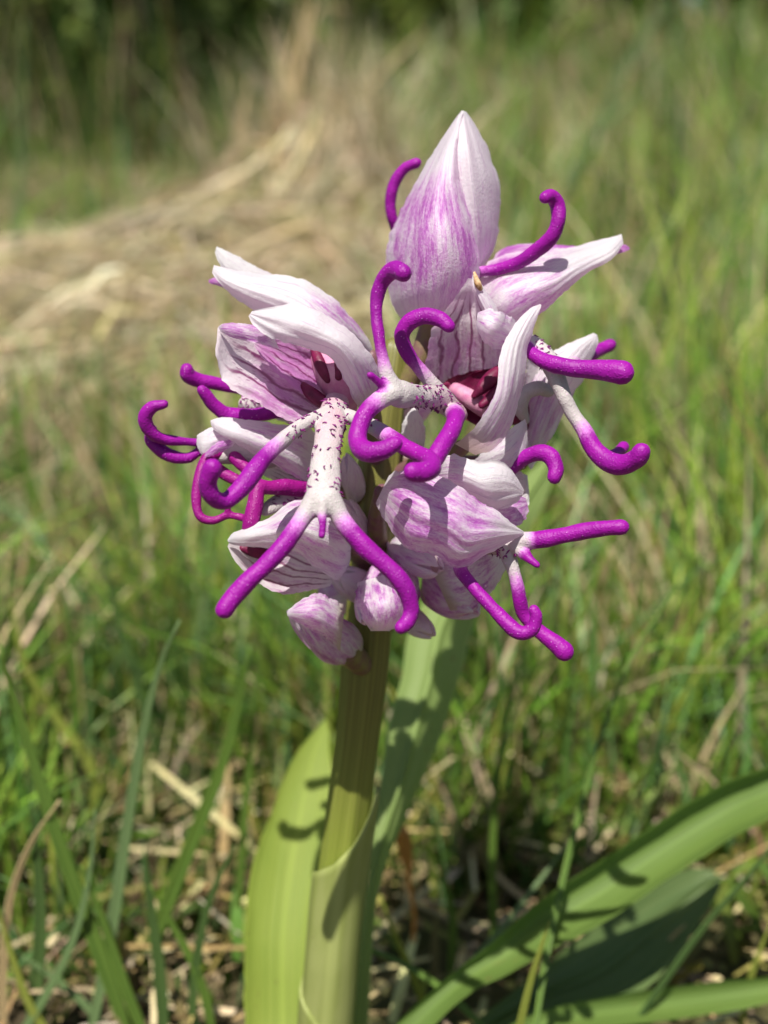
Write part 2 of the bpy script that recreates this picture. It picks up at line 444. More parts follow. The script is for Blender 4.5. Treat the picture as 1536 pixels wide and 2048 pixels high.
def build_grass():
    g = Pile()
    # near, fine blades
    for n, y0, y1, h0, h1, w0, w1, pw in ((5000, .139, .24, .008, .034, .0005, .0013, 1.0), (15000, .15, .36, .014, .065, .0006, .0015, 1.0), (14000, .30, .85, .02, .08, .0009, .0024, 1.0),
                                         (24000, .7, 2.2, .03, .10, .0014, .0036, 1.0), (26000, 2.0, 5.0, .04, .14, .003, .008, 1.0), (12000, 4.2, 9.5, .10, .36, .008, .018, 1.0)):
        x, y = scatter(n, y0, y1, power=pw)
        pt = patchiness(x, y, 9.0 if y1 < 1 else 2.4)
        ok = keep_clear(x, y) & (RNG.random(n) < np.clip(.72 + pt * .9, .12, 1)) & ~(in_mound(x, y) & (RNG.random(n) < .80))
        x, y, pt = x[ok], y[ok], pt[ok]; n = len(x)
        z = terrain(x, y) - .003
        h = h0 + (h1 - h0) * RNG.random(n) ** 1.6
        if y1 < .4: h = h * np.clip((y - .10) / .11, .35, 1)
        p2 = patchiness(x, y, 16.0 if y1 < 1 else 4.0, 31.0)
        h = h * np.clip(1 + 1.3 * p2, .35, 1.9)
        left = (x / y < -.03) & (y > .9); h[left] *= .42
        near_left = (x < .01) & (y > .24) & (y < .9); h[near_left] *= .62
        col = pick(GREENS, n) * np.clip(1 + 1.0 * p2, .45, 1.6)[:, None]  # patchy tone paints lit clumps and shadowed gaps into the blade colours
        dry = RNG.random(n) < np.clip((.24 if y1 < 1 else .38) + .5 * patchiness(x, y, 6.0 if y1 < 1 else 2.2, 50.0) + .28 * near_left, .03, .85)
        col[dry] = pick(TANS, dry.sum())
        far = np.clip((y - 1.0) / 2, 0, 1)[:, None]
        col = col * (1.12 - far * .28)
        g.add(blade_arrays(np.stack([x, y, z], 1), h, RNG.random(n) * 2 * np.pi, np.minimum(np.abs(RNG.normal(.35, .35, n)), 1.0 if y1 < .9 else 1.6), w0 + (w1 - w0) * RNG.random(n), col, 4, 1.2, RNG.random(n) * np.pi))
    # a few taller blades leaning across the far meadow
    n = 620
    x, y = scatter(n, .5, 2.6)
    ok = ~in_mound(x, y) & ~((x / y < -.03) & (y > .8) & (RNG.random(n) < .75)); x, y = x[ok], y[ok]; n = len(x)
    col = pick(GREENS, n) * 1.1
    g.add(blade_arrays(np.stack([x, y, terrain(x, y) - .003], 1), .07 + .12 * RNG.random(n) * np.clip(y, .5, 1.3), RNG.random(n) * 6.28, np.abs(RNG.normal(.4, .3, n)), .0016 + .003 * RNG.random(n), col, 6, 1.3, RNG.random(n) * np.pi))
    o = g.build('grass', M['blade'])
    props(o, 'short green and yellowing meadow grass all around the orchid', kind='stuff')

    l = Pile()
    for n, y0, y1, s in ((7500, .13, .42, 1.0), (7000, .4, 1.1, 1.7), (7000, 1.0, 3.2, 3.0)):
        x, y = scatter(n, y0, y1)
        pt = patchiness(x, y, 8.0, 5.0)
        ok = RNG.random(n) < np.clip(.6 + pt * 1.3, .08, 1)
        x, y = x[ok], y[ok]; n = len(x)
        z = terrain(x, y) + RNG.random(n) * .005 * s
        L = (.0015 + .030 * RNG.random(n) ** 5) * s
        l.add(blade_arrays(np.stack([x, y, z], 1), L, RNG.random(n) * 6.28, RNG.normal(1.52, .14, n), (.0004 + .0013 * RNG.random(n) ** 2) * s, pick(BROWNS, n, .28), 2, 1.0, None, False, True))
    o = l.build('dead_grass_litter', M['bits'])
    props(o, 'tan dead grass bits and husks lying on the soil', kind='stuff')

    # moss and tiny clover-like leaves between the blades
    m = Pile()
    n = 16000
    x, y = scatter(n, .14, .9)
    ok = RNG.random(n) < np.clip(.25 + patchiness(x, y, 14.0, 9.0) * 1.8, 0, 1)
    x, y = x[ok], y[ok]; n = len(x)
    m.add(blade_arrays(np.stack([x, y, terrain(x, y)], 1), .003 + .009 * RNG.random(n), RNG.random(n) * 6.28, RNG.normal(.9, .4, n), 0.0009 + .0022 * RNG.random(n), pick(np.array([(.11, .20, .03), (.16, .22, .04), (.14, .13, .03)]), n), 2, 1, None, False))
    o = m.build('moss_and_seedlings', M['blade'])
    props(o, 'low moss and tiny green seedlings between the grass', kind='stuff')
build_grass()

# ------------------------------------------------------------------ straw tussock behind
def ground_xy(px, py):
    z = (ground_mm(px, py))
    return P(np.array([px, py, z]))

def build_tussock():
    c = np.array([-0.030, 0.70, 0.0])
    root = empty('straw_tussock', c)
    props(root, 'big slumped tussock of dry tan straw behind the flower', 'grass tussock')
    # a low ridge that slumps down from the crest towards the lower left
    DOMES = [(.006, .00, .050, .074), (-.022, -.004, .052, .055), (-.050, -.014, .058, .036), (-.085, -.03, .062, .018), (.0, -.18, .08, .012), (.015, -.045, .06, .042), (-.05, -.075, .085, .030), (.05, -.02, .05, .03), (-.12, -.1, .08, .018), (.01, -.12, .07, .024), (-.06, -.15, .08, .018)]
    def hfield(x, y):
        h = np.zeros_like(x)
        for dx, dy, r, hh in DOMES:
            q = np.clip(1 - ((x - dx) ** 2 + (y - dy) ** 2) / (r * r * 1.5), 0, 1)
            h = np.maximum(h, hh * q ** 1.1) + .12 * hh * q
        return h
    pal = np.array([(.56, .475, .33), (.48, .405, .275), (.63, .55, .40), (.36, .295, .19), (.52, .46, .31), (.30, .31, .14)])
    n = 19000; nseg = 5
    k = RNG.choice(len(DOMES), n, p=np.array([d[2] ** 2 for d in DOMES]) / sum(d[2] ** 2 for d in DOMES))
    dm = np.array(DOMES)[k]
    a = RNG.random(n) * 6.2832; rr = np.sqrt(RNG.random(n)) * dm[:, 2] * 1.05
    x0 = dm[:, 0] + np.cos(a) * rr; y0 = dm[:, 1] + np.sin(a) * rr
    e = .004
    gx = (hfield(x0 + e, y0) - hfield(x0 - e, y0)) / (2 * e); gy = (hfield(x0, y0 + e) - hfield(x0, y0 - e)) / (2 * e)
    dx = -gx * .6 - .42 + RNG.normal(0, .32, n); dy = -gy * .6 - .42 + RNG.normal(0, .32, n)
    nn = np.hypot(dx, dy) + 1e-6; dx, dy = dx / nn, dy / nn
    ln = .035 + .10 * RNG.random(n) ** 1.3
    curl = RNG.normal(0, .55, n); wid = .0006 + .0017 * RNG.random(n) ** 1.5
    lift = .001 + .016 * RNG.random(n) ** 3; arch = .004 + .020 * RNG.random(n) ** 2
    tw = RNG.random(n) * np.pi
    V = np.zeros((n, nseg + 1, 2, 3))
    for i in range(nseg + 1):
        s = i / nseg; an = curl * s
        xx = x0 + ln * s * (dx * np.cos(an) - dy * np.sin(an)); yy = y0 + ln * s * (dx * np.sin(an) + dy * np.cos(an))
        z = hfield(xx, yy) + lift + arch * np.sin(np.pi * s)
        cc = c + np.stack([xx, yy, np.maximum(z, .001)], 1)
        wd = wid * (1 - .75 * s ** 2) * .5
        off = np.stack([-dy * wd * np.cos(tw), dx * wd * np.cos(tw), wd * np.sin(tw)], 1)
        V[:, i, 0] = cc - off; V[:, i, 1] = cc + off
    base = (np.arange(n) * (nseg + 1) * 2)[:, None]
    F = np.stack([np.stack([base + 2 * q, base + 2 * q + 1, base + 2 * q + 3, base + 2 * q + 2], 2)[:, 0] for q in range(nseg)], 1).reshape(-1, 4)
    clump = np.array([mnoise.noise(Vector((p * 30, q * 30, 2))) for p, q in zip(x0, y0)])
    g = Pile(); g.add((V.reshape(-1, 3), F, np.repeat(np.clip(pick(pal, n, .2) * (1 + .75 * clump)[:, None], .02, .9), (nseg + 1) * 2, axis=0)))  # clump tone paints shaded gaps into the straw colour
    o = g.build('fallen_straw', M['straw'], root); o['kind'] = 'stuff'
    g = Pile(); n = 2400
    x0 = RNG.normal(-.06, .075, n); y0 = RNG.normal(-.05, .07, n)
    tall = RNG.random(n) < .3; x0[tall] = RNG.normal(.004, .030, tall.sum()); y0[tall] = RNG.normal(.0, .03, tall.sum())
    palg = np.vstack([pal, pal, GREENS[:4] * 1.1])
    g.add(blade_arrays(np.stack([c[0] + x0, c[1] + y0, hfield(x0, y0) * .6], 1), np.where(tall, .05 + .065 * RNG.random(n), .02 + .04 * RNG.random(n)), np.where(tall, RNG.random(n) * 6.28, RNG.normal(3.7, .8, n)), np.where(tall, np.abs(RNG.normal(.3, .25, n)), np.abs(RNG.normal(.8, .4, n))), .0007 + .0013 * RNG.random(n), np.where(tall[:, None], pick(pal, n, .2), pick(palg, n, .2)), 5, 1.2, RNG.random(n) * 3.14))
    o = g.build('upright_straw', M['straw'], root); o['kind'] = 'stuff'
    xs = np.linspace(-.24, .13, 46); ys = np.linspace(-.22, .12, 42)
    X, Y = np.meshgrid(xs, ys)
    Z = hfield(X.ravel(), Y.ravel()) * .9 - .006
    Z = Z + .004 * np.array([mnoise.noise(Vector((p * 70, q * 70, 1))) for p, q in zip(X.ravel(), Y.ravel())])
    mm = simple('matted_straw', (.40, .32, .20), .9, .4, 220, (.24, .18, .10), 0, .2, .8, .003)
    mesh_obj('matted_core', c + np.stack([X.ravel(), Y.ravel(), Z], 1), grid_faces(42, 46), mm, root)
    return root
build_tussock()

# ------------------------------------------------------------------ bushes beyond the meadow
def tube_mesh(path, rad, ns=10, cap=True):
    """Round tube through world points. Returns verts, faces, (u,v)."""
    path = np.asarray(path, float); rad = np.asarray(rad, float)
    if cap:
        t0 = path[0] - path[1]; t0 /= np.linalg.norm(t0) + 1e-12
        t1 = path[-1] - path[-2]; t1 /= np.linalg.norm(t1) + 1e-12
        A = [math.radians(x) for x in (84, 62, 32)]
        pre = [path[0] + t0 * rad[0] * math.sin(a) for a in A]; prr = [rad[0] * math.cos(a) for a in A]
        post = [path[-1] + t1 * rad[-1] * math.sin(a) for a in A[::-1]]; por = [rad[-1] * math.cos(a) for a in A[::-1]]
        path = np.vstack([pre, path, post]); rad = np.concatenate([prr, rad, por])
    n = len(path)
    tan = np.gradient(path, axis=0); tan /= np.linalg.norm(tan, axis=1)[:, None] + 1e-12
    nrm = np.cross(tan[0], FV)
    if np.linalg.norm(nrm) < .2: nrm = np.cross(tan[0], UV_)
    nrm /= np.linalg.norm(nrm)
    V, UVs = [], []
    for i in range(n):
        nrm = nrm - tan[i] * np.dot(nrm, tan[i]); nrm /= np.linalg.norm(nrm) + 1e-12
        b = np.cross(tan[i], nrm)
        for j in range(ns):
            a = 2 * math.pi * j / ns
            V.append(path[i] + rad[i] * (math.cos(a) * nrm + math.sin(a) * b)); UVs.append((j / ns, i / (n - 1)))
    f = grid_faces(n, ns, True)
    f.append(tuple(range(ns - 1, -1, -1))); f.append(tuple(range((n - 1) * ns, n * ns)))
    return np.array(V), f, np.array(UVs)

def leaf_cloud(c, rad, n, size, pal, hollow=.45):
    """n leaf-sized quads filling an uneven crown of several clumps."""
    k = 30
    cl = RNG.normal(0, 1, (k, 3)); cl /= np.linalg.norm(cl, axis=1)[:, None]
    cl = cl * np.array(rad) * RNG.uniform(.25, .95, (k, 1)); cr = RNG.uniform(.2, .42, k)
    idx = RNG.integers(0, k, n)
    d = RNG.normal(0, 1, (n, 3)); d /= np.linalg.norm(d, axis=1)[:, None]
    p = c + cl[idx] + d * (cr[idx] * RNG.uniform(hollow, 1, n))[:, None] * np.array(rad)
    p[:, 2] = np.maximum(p[:, 2], terrain(p[:, 0], p[:, 1]) + .01)
    a = RNG.normal(0, 1, (n, 3)); a /= np.linalg.norm(a, axis=1)[:, None]
    b = np.cross(a, RNG.normal(0, 1, (n, 3))); b /= np.linalg.norm(b, axis=1)[:, None]
    s = (size * RNG.uniform(.55, 1.3, n))[:, None]
    V = np.stack([p - a * s, p - b * s * .42 + a * s * .1, p + a * s, p + b * s * .42 + a * s * .1], 1)
    F = np.arange(n * 4).reshape(n, 4)
    clump = RNG.normal(1, .22, k)[idx][:, None]
    return V.reshape(-1, 3), F, np.repeat(np.clip(pick(pal, n, .2) * clump, .008, .9), 4, axis=0)

def bush(x, y, w_, h, n, size, pal, label, cat='bush', group=None, stems=7):
    z = float(terrain(x, y))
    root = empty('bush', (x, y, z)); props(root, label, cat, group)
    p = Pile(); p.add(leaf_cloud(np.array([x, y, z + h * .42]), (w_, w_ * .7, h * .55), n, size, pal))
    fo = p.build('foliage', M['foliage'], root); fo['kind'] = 'stuff'
    for i in range(stems):
        a = random.uniform(0, 6.28); r = random.uniform(.1, .75) * w_
        pts = [(x + .25 * r * math.cos(a), y + .25 * r * math.sin(a) * .6, z - .01), (x + .6 * r * math.cos(a), y + .5 * r * math.sin(a), z + h * .4), (x + r * math.cos(a + .2), y + .7 * r * math.sin(a + .2), z + h * random.uniform(.7, .98))]
        path = crom(np.array(pts), 7)
        v, f, uv = tube_mesh(path, np.linspace(.016, .004, 7) * (.35 + h * .5), 6, False)
        mesh_obj('stem', v, f, M['bark'], root)

DARKG = np.array([(.045, .075, .016), (.075, .11, .022), (.03, .05, .014), (.14, .19, .03)])
MIDG = np.array([(.07, .105, .025), (.095, .14, .03), (.05, .08, .02), (.12, .16, .035)])
YELG = np.array([(.14, .19, .03), (.10, .15, .03), (.17, .21, .04)])
bush(-.86, 2.30, .30, .55, 5200, .024, DARKG, 'dark leafy bush at the meadow edge, furthest to the left', group='bushes along the meadow edge')
bush(-.42, 2.55, .26, .60, 4600, .022, MIDG, 'mid green bush just left of the straw tussock crest, behind it', group='bushes along the meadow edge')
bush(-.66, 2.75, .30, .75, 5200, .026, DARKG, 'tall dark bush between the leftmost bush and the mid green one', group='bushes along the meadow edge')
bush(-.16, 3.1, .25, .55, 3600, .024, YELG, 'yellow green bush above the straw tussock', group='bushes along the meadow edge')
bush(-1.25, 2.9, .40, .9, 5200, .03, DARKG, 'dark bush beyond the left edge of the meadow', group='bushes along the meadow edge')
for (x, y, ww, h, pal, lab) in ((-2.3, 6.6, 1.3, 2.0, DARKG, 'large shaded thicket far behind the left bushes'), (-.5, 6.4, 1.0, 1.7, MIDG, 'green thicket far behind the straw stalks'), (.1, 7.2, 1.3, 2.0, MIDG, 'mid green thicket behind the yellowish green one, far beyond the top hood'),
        (.62, 6.0, .9, 1.5, YELG, 'yellowish green thicket far behind the top of the orchid'), (1.75, 5.9, 1.0, 1.7, MIDG, 'olive thicket far off at the upper right'),
        (3.4, 6.4, 1.4, 2.0, MIDG, 'green thicket at the far right end of the hedge'), (-4.2, 7.2, 1.6, 2.4, DARKG, 'dark thicket at the far left end of the hedge')):
    bush(x, y, ww, h, 9000, .07, pal, lab, group='thickets closing the meadow', stems=6)
# weedy undergrowth under the left bushes
def undergrowth():
    g = Pile(); n = 1000
    y = RNG.uniform(1.8, 2.9, n); x = -y * RNG.uniform(.02, .52, n)
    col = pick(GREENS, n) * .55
    dry = RNG.random(n) < .22; col[dry] = pick(TANS, dry.sum()) * .9
    g.add(blade_arrays(np.stack([x, y, terrain(x, y)], 1), .10 + .26 * RNG.random(n) ** 1.5, RNG.random(n) * 6.28, np.abs(RNG.normal(.3, .25, n)), .002 + .004 * RNG.random(n), col, 5, 1.2, RNG.random(n) * 3.14))
    o = g.build('undergrowth', M['blade'])
    props(o, 'tall weedy grass below the dark bushes', kind='stuff')
undergrowth()

# ------------------------------------------------------------------ the orchid
BASE = P(np.array([632.0, 2320.0, 38.0])); BASE[2] = 0.0
orchid = empty('orchid', BASE)
props(orchid, 'flowering monkey orchid with white and magenta blooms on one thick stem', 'orchid')
FLOWER_N = [0]

def flower(px, py, d, label, name='flower'):
    e = empty(name, P(np.array([px, py, d], float)), orchid)
    e['label'] = label
    return e

def petal(parent, stations, mat='sepal', name='sepal', pig=.5, tip=1.0, green=0.0, thick=.00022, ruff=.35, rib=.10, nv=44, nu=25, seed=None, power=1.0, crease=0.0):
    """Petal through stations ((xl,yl,dl),(xr,yr,dr),bulge mm towards the lens), base to tip."""
    rows = []
    for s in stations:
        l, r = s[0], s[1]; b = s[2] if len(s) > 2 else 0.0
        rows.append([(l[0] + r[0]) / 2, (l[1] + r[1]) / 2, (l[2] + r[2]) / 2 * 20, *l, *r, b])
    S = crom(rows, nv)
    seed = random.uniform(0, 100) if seed is None else seed
    u = np.linspace(-1, 1, nu)
    PX = np.zeros((nv, nu, 3)); UVs = np.zeros((nv, nu, 2))
    for i in range(nv):
        L, R, b = S[i, 3:6], S[i, 6:9], S[i, 9]
        v = i / (nv - 1)
        wpx = np.linalg.norm(L[:2] - R[:2])
        t = (u + 1)[:, None] / 2
        q = L * (1 - t) + R * t
        q[:, 2] -= b * (1 - np.abs(u) ** 2) ** power
        q[:, 2] -= crease * np.exp(-(u / .13) ** 2) * min(1, wpx / 60)
        amp = min(1.0, wpx / 80)
        for j in range(nu):
            e = abs(u[j]) ** 4
            q[j, 2] += ruff * amp * e * 1.2 * mnoise.noise(Vector((v * 7 + seed, u[j] * 1.5, seed)))
            q[j, 2] += rib * amp * (math.cos(u[j] * 15 + 3.0 * mnoise.noise(Vector((v * 2.5, u[j] * 1.5, seed)))) * .22 + 1.5 * mnoise.noise(Vector((u[j] * 3.4, v * 1.6, seed + 9))))
            q[j, 0] += amp * e * 3.0 * mnoise.noise(Vector((v * 31, u[j], seed + 2))) + amp * e * 4.0 * mnoise.noise(Vector((v * 11, u[j], seed + 4)))
            q[j, 1] += amp * e * 3.0 * mnoise.noise(Vector((v * 31, u[j], seed + 3))) + amp * e * 4.0 * mnoise.noise(Vector((v * 11, u[j], seed + 6)))
        PX[i] = q
        UVs[i, :, 0] = (u + 1) / 2; UVs[i, :, 1] = v
    W = P(PX.reshape(-1, 3))
    o = mesh_obj(name, W, grid_faces(nv, nu), M[mat], parent, uv=UVs.reshape(-1, 2))
    o['pig'] = float(pig); o['tip'] = float(tip); o['green'] = float(green)
    return o

def tube(parent, pts, mat, name, n=None, ns=14):
    """Tube through (x, y, d, radius px)."""
    S = crom(pts, n or max(8, 8 * len(pts)))
    v, f, uv = tube_mesh(P(S[:, :3]), np.maximum(S[:, 3], 1) * PXS(S[:, 2]), ns)
    return mesh_obj(name, v, f, M[mat], parent, uv=uv)

def lip(parent, tubes, mat='lip', label=None, hairs=None, voxel=.00011, seed=1):
    """Fuse several tubes into one smooth lip. tubes: (points, flat, (p0, p1)) - pigment rises from path fraction p0 to p1."""
    V, F, off = [], [], 0
    samp, pigs, ax, bl = [], [], [], []
    for pts, flat, (p0, p1) in tubes:
        n = 10 * len(pts)
        S = crom(pts, n); path = P(S[:, :3]); rad = np.maximum(S[:, 3], 1) * PXS(S[:, 2])
        v, f, _ = tube_mesh(path, rad, 18)
        if flat != 1:
            m = len(v) // 18
            cen = v.reshape(m, 18, 3).mean(1)
            dv = v.reshape(m, 18, 3) - cen[:, None]
            dep = dv @ FV
            dv = dv - dep[..., None] * FV * (1 - flat)
            v = (cen[:, None] + dv).reshape(-1, 3)
        V.append(v); F += [tuple(i + off for i in q) for q in f]; off += len(v)
        t = np.linspace(0, 1, n)
        pg = np.clip((t - p0) / max(p1 + (.06 if p0 > -.1 else 0) - p0, 1e-4), 0, 1); pg = pg * pg * (3 - 2 * pg)
        for a, b, r in zip(path, pg, rad): samp.append(a); pigs.append(b); ax.append(r)
        bl += list(np.clip(1.0 - 1.6 * t, 0, 1) if p0 > 1 else np.zeros(n))
    me = bpy.data.meshes.new('tmp'); org = np.array(world_loc(parent))
    sc_ = 100.0                                    # remesh at 100 x and scale back
    me.from_pydata(((np.vstack(V) - org) * sc_).tolist(), [], F)
    t = bpy.data.objects.new('tmp', me); COL.objects.link(t)
    r = t.modifiers.new('r', 'REMESH'); r.mode = 'VOXEL'; r.voxel_size = voxel * sc_
    s = t.modifiers.new('s', 'SMOOTH'); s.factor = .5; s.iterations = 7
    dg = bpy.context.evaluated_depsgraph_get()
    ev = t.evaluated_get(dg)
    m2 = bpy.data.meshes.new_from_object(ev)
    bpy.data.objects.remove(t); bpy.data.meshes.remove(me)
    nv = len(m2.vertices)
    co = np.empty(nv * 3, np.float32); m2.vertices.foreach_get('co', co); co = co.reshape(-1, 3) / sc_
    nrm = np.empty(nv * 3, np.float32); m2.vertex_normals.foreach_get('vector', nrm); nrm = nrm.reshape(-1, 3)
    kd = kdtree.KDTree(len(samp))
    A = np.array(samp) - org
    for i, a in enumerate(A): kd.insert(a, i)
    kd.balance()
    pg = np.zeros(nv); bs = np.zeros(nv)
    for i in range(nv):
        best = kd.find_n(co[i], 8); ws = 0; acc = 0; ab = 0
        for (_, k, dist) in best:
            w_ = 1 / (dist / ax[k]) ** 6 if dist > 1e-9 else 1e9
            ws += w_; acc += w_ * pigs[k]; ab += w_ * bl[k]
        pg[i] = acc / ws; bs[i] = ab / ws
    nz = np.array([mnoise.noise(Vector(c_ * 330)) * 3.0 + mnoise.noise(Vector(c_ * 900)) * 1.0 + mnoise.noise(Vector(c_ * 3300)) * .28 for c_ in co])
    co = co + nrm * nz[:, None] * .00005
    m2.vertices.foreach_set('co', co.astype(np.float32).ravel())
    at = m2.attributes.new('blush', 'FLOAT', 'POINT'); at.data.foreach_set('value', bs.astype(np.float32))
    at = m2.attributes.new('pig', 'FLOAT', 'POINT'); at.data.foreach_set('value', pg.astype(np.float32))
    m2.polygons.foreach_set('use_smooth', np.ones(len(m2.polygons), bool))
    m2.materials.clear(); m2.materials.append(M[mat]); m2.name = 'lip'; m2.update()
    o = bpy.data.objects.new('lip', m2); COL.objects.link(o); o.parent = parent
    if label: o['label'] = label
    if hairs:
        num, pmax = hairs[:2]
        cand = np.where((pg < pmax) & ((nrm @ FV) < .3))[0]
        if hairs[2:] and len(cand):                # only within a photo radius of a centre
            c0 = P(np.array(hairs[2][:3], float)) - org; rr = hairs[2][3] * PXS(0)
            cand = cand[np.linalg.norm(co[cand] - c0, axis=1) < rr]
        rng = np.random.default_rng(seed)
        rng.shuffle(cand)
        chosen = []
        for i in cand:
            if all(np.linalg.norm(co[i] - co[j]) > .00036 for j in chosen):
                chosen.append(i)
                if len(chosen) >= num: break
        V, F = [], []
        for i in chosen:
            n_ = nrm[i]; down = -UV_ + rng.normal(0, .5, 3); down -= n_ * np.dot(down, n_); down /= np.linalg.norm(down)
            for k in range(rng.integers(2, 5)):
                sd = np.cross(n_, down)
                d_ = n_ * rng.uniform(.25, .8) + down * rng.uniform(.3, 1) + sd * rng.normal(0, .55); d_ /= np.linalg.norm(d_)
                p0 = co[i] + org + (down * rng.normal(0, 1) + sd * rng.normal(0, 1)) * .00008 - n_ * .00003
                L = rng.uniform(.00016, .00048); rb = rng.uniform(.00005, .000075)
                s1 = np.cross(d_, n_); s1 /= np.linalg.norm(s1) + 1e-9; s2 = np.cross(d_, s1)
                b0 = len(V)
                for q in range(4):
                    a = q * math.pi / 2
                    V.append(p0 + rb * (math.cos(a) * s1 + math.sin(a) * s2))
                for q in range(4):
                    a = q * math.pi / 2
                    V.append(p0 + d_ * L * .7 + rb * .8 * (math.cos(a) * s1 + math.sin(a) * s2))
                V.append(p0 + d_ * L)
                for q in range(4):
                    F.append((b0 + q, b0 + (q + 1) % 4, b0 + 4 + (q + 1) % 4, b0 + 4 + q)); F.append((b0 + 4 + q, b0 + 4 + (q + 1) % 4, b0 + 8))
        if V:
            h = mesh_obj('lip_hairs', np.array(V), F, M['hair'], parent); h['kind'] = 'stuff'
    return o

def bud(parent, b, t, r, k=3, pig=.5, seed=0, green=.6, fat=.8):
    """Closed bud: k overlapping sepals wrapped round the axis from base b to tip t (photo points)."""
    B = P(np.array(b, float)); T = P(np.array(t, float)); ax = T - B; L = np.linalg.norm(ax); ax /= L
    s1 = np.cross(ax, FV)
    if np.linalg.norm(s1) < .3: s1 = np.cross(ax, UV_)
    s1 /= np.linalg.norm(s1); s2 = np.cross(ax, s1)
    R = r * PXS(b[2])
    rng = random.Random(seed)
    ph0 = rng.uniform(0, 6.28)
    nv, nu = 26, 21
    for i in range(k):
        ph = ph0 + i * 2 * math.pi / k
        rk = R * (1 - .05 * i); V, U = [], []
        for a in range(nv):
            v = a / (nv - 1)
            rad = rk * (math.sin(math.pi * (.04 + .93 * v ** fat)) ** .62) * (1 + .03 * math.sin(v * 9 + i))
            span = (1.35 - .55 * v ** 3) if a < nv - 1 else .5
            for j in range(nu):
                u = -1 + 2 * j / (nu - 1)
                an = ph + u * span + .3 * v
                lift = 1 + .07 * abs(u) ** 3 + .05 * mnoise.noise(Vector((u * 3, v * 3, seed + i))) + .018 * math.cos(u * 15)
                V.append(B + ax * (v * L * (1 - .10 * abs(u) ** 3 * v)) + rad * lift * (math.cos(an) * s1 + math.sin(an) * s2))
                U.append(((u + 1) / 2, v))
        o = mesh_obj('sepal', np.array(V), grid_faces(nv, nu), M['sepal'], parent, uv=np.array(U))
        o['pig'] = float(pig + rng.uniform(-.1, .15)); o['tip'] = 1.15; o['green'] = float(green)

# ---- stem, sheaths, leaves
STEM = [(790, 700, 12, 26), (778, 780, 12, 34), (762, 900, 12.5, 40), (750, 1050, 13.5, 44), (742, 1200, 15, 46), (731, 1331, 17, 47), (717, 1468, 20, 43), (694, 1650, 23.5, 44), (674, 1800, 26, 43), (662, 1923, 28, 43), (652, 2048, 30.5, 44), (640, 2200, 34, 50), (632, 2320, 38, 52), (628, 2400, 41, 50)]
def build_stem():
    S = crom(STEM[::-1], 120)
    path = P(S[:, :3]); rad = S[:, 3] * PXS(S[:, 2])
    v, f, uv = tube_mesh(path, rad, 48, True)
    m = len(v) // 48; vv = v.reshape(m, 48, 3); c = vv.mean(1)[:, None]
    a = np.arange(48) / 48 * 2 * np.pi
    k = 1 + .035 * np.cos(a * 7)[None, :, None] + .015 * np.cos(a * 19 + 1)[None, :, None]
    v = (c + (vv - c) * k).reshape(-1, 3)
    mesh_obj('stem', v, f, M['stem'], orchid, uv=uv)
build_stem()

def sheath(base_y, top_fn, extra, mat, label, phi0=-175, phi1=178, flare=3.0):
    """Leaf base wrapped round the stem; top_fn(phi deg) gives the photo y of its free edge; phi 0 faces the lens, + to the right."""
    ks = np.array(STEM)
    def at(y):
        return np.array([np.interp(y, ks[:, 1], ks[:, c]) for c in range(4)])
    nv, nu = 40, 49
    V, U = [], []
    for i in range(nv):
        v = i / (nv - 1)
        for j in range(nu):
            u = j / (nu - 1); ph = phi0 + (phi1 - phi0) * u
            y = base_y + (top_fn(ph) - base_y) * v
            s = at(y); r = s[3] * PXS(s[2]) + PXS(s[2]) * (extra * (1.0 - .25 * v) + flare * v ** 6 + 2.2 * u)
            r *= 1 + .012 * math.cos(ph * .35) + .02 * mnoise.noise(Vector((u * 4, v * 5, extra)))
            c = P(s[:3]); a = math.radians(ph)
            V.append(c + r * (math.sin(a) * RV - math.cos(a) * FV)); U.append((u, v))
    o = mesh_obj('leaf_sheath', np.array(V), grid_faces(nv, nu), M[mat], orchid, uv=np.array(U))
    o['label'] = label
    m = o.modifiers.new('thickness', 'SOLIDIFY'); m.thickness = .0004; m.offset = 1

def top_upper(ph):
    xs = [-180, -120, -95, -60, -20, 20, 50, 70, 85, 110, 180]
    ys = [1790, 1765, 1745, 1735, 1716, 1676, 1626, 1584, 1568, 1600, 1680]
    return float(np.interp(ph, xs, ys))
sheath(2330, top_upper, 2.5, 'sheath', 'pale green leaf sheath wrapped round the lower stem')
def top_low(ph):
    return float(np.interp(ph, [-180, -110, -70, -40, 0, 40, 90, 180], [1930, 1960, 1985, 2005, 2040, 2080, 2120, 2160]))
sheath(2330, top_low, 6, 'sheath', 'lowest leaf sheath whose slanting edge crosses the stem foot', flare=3)

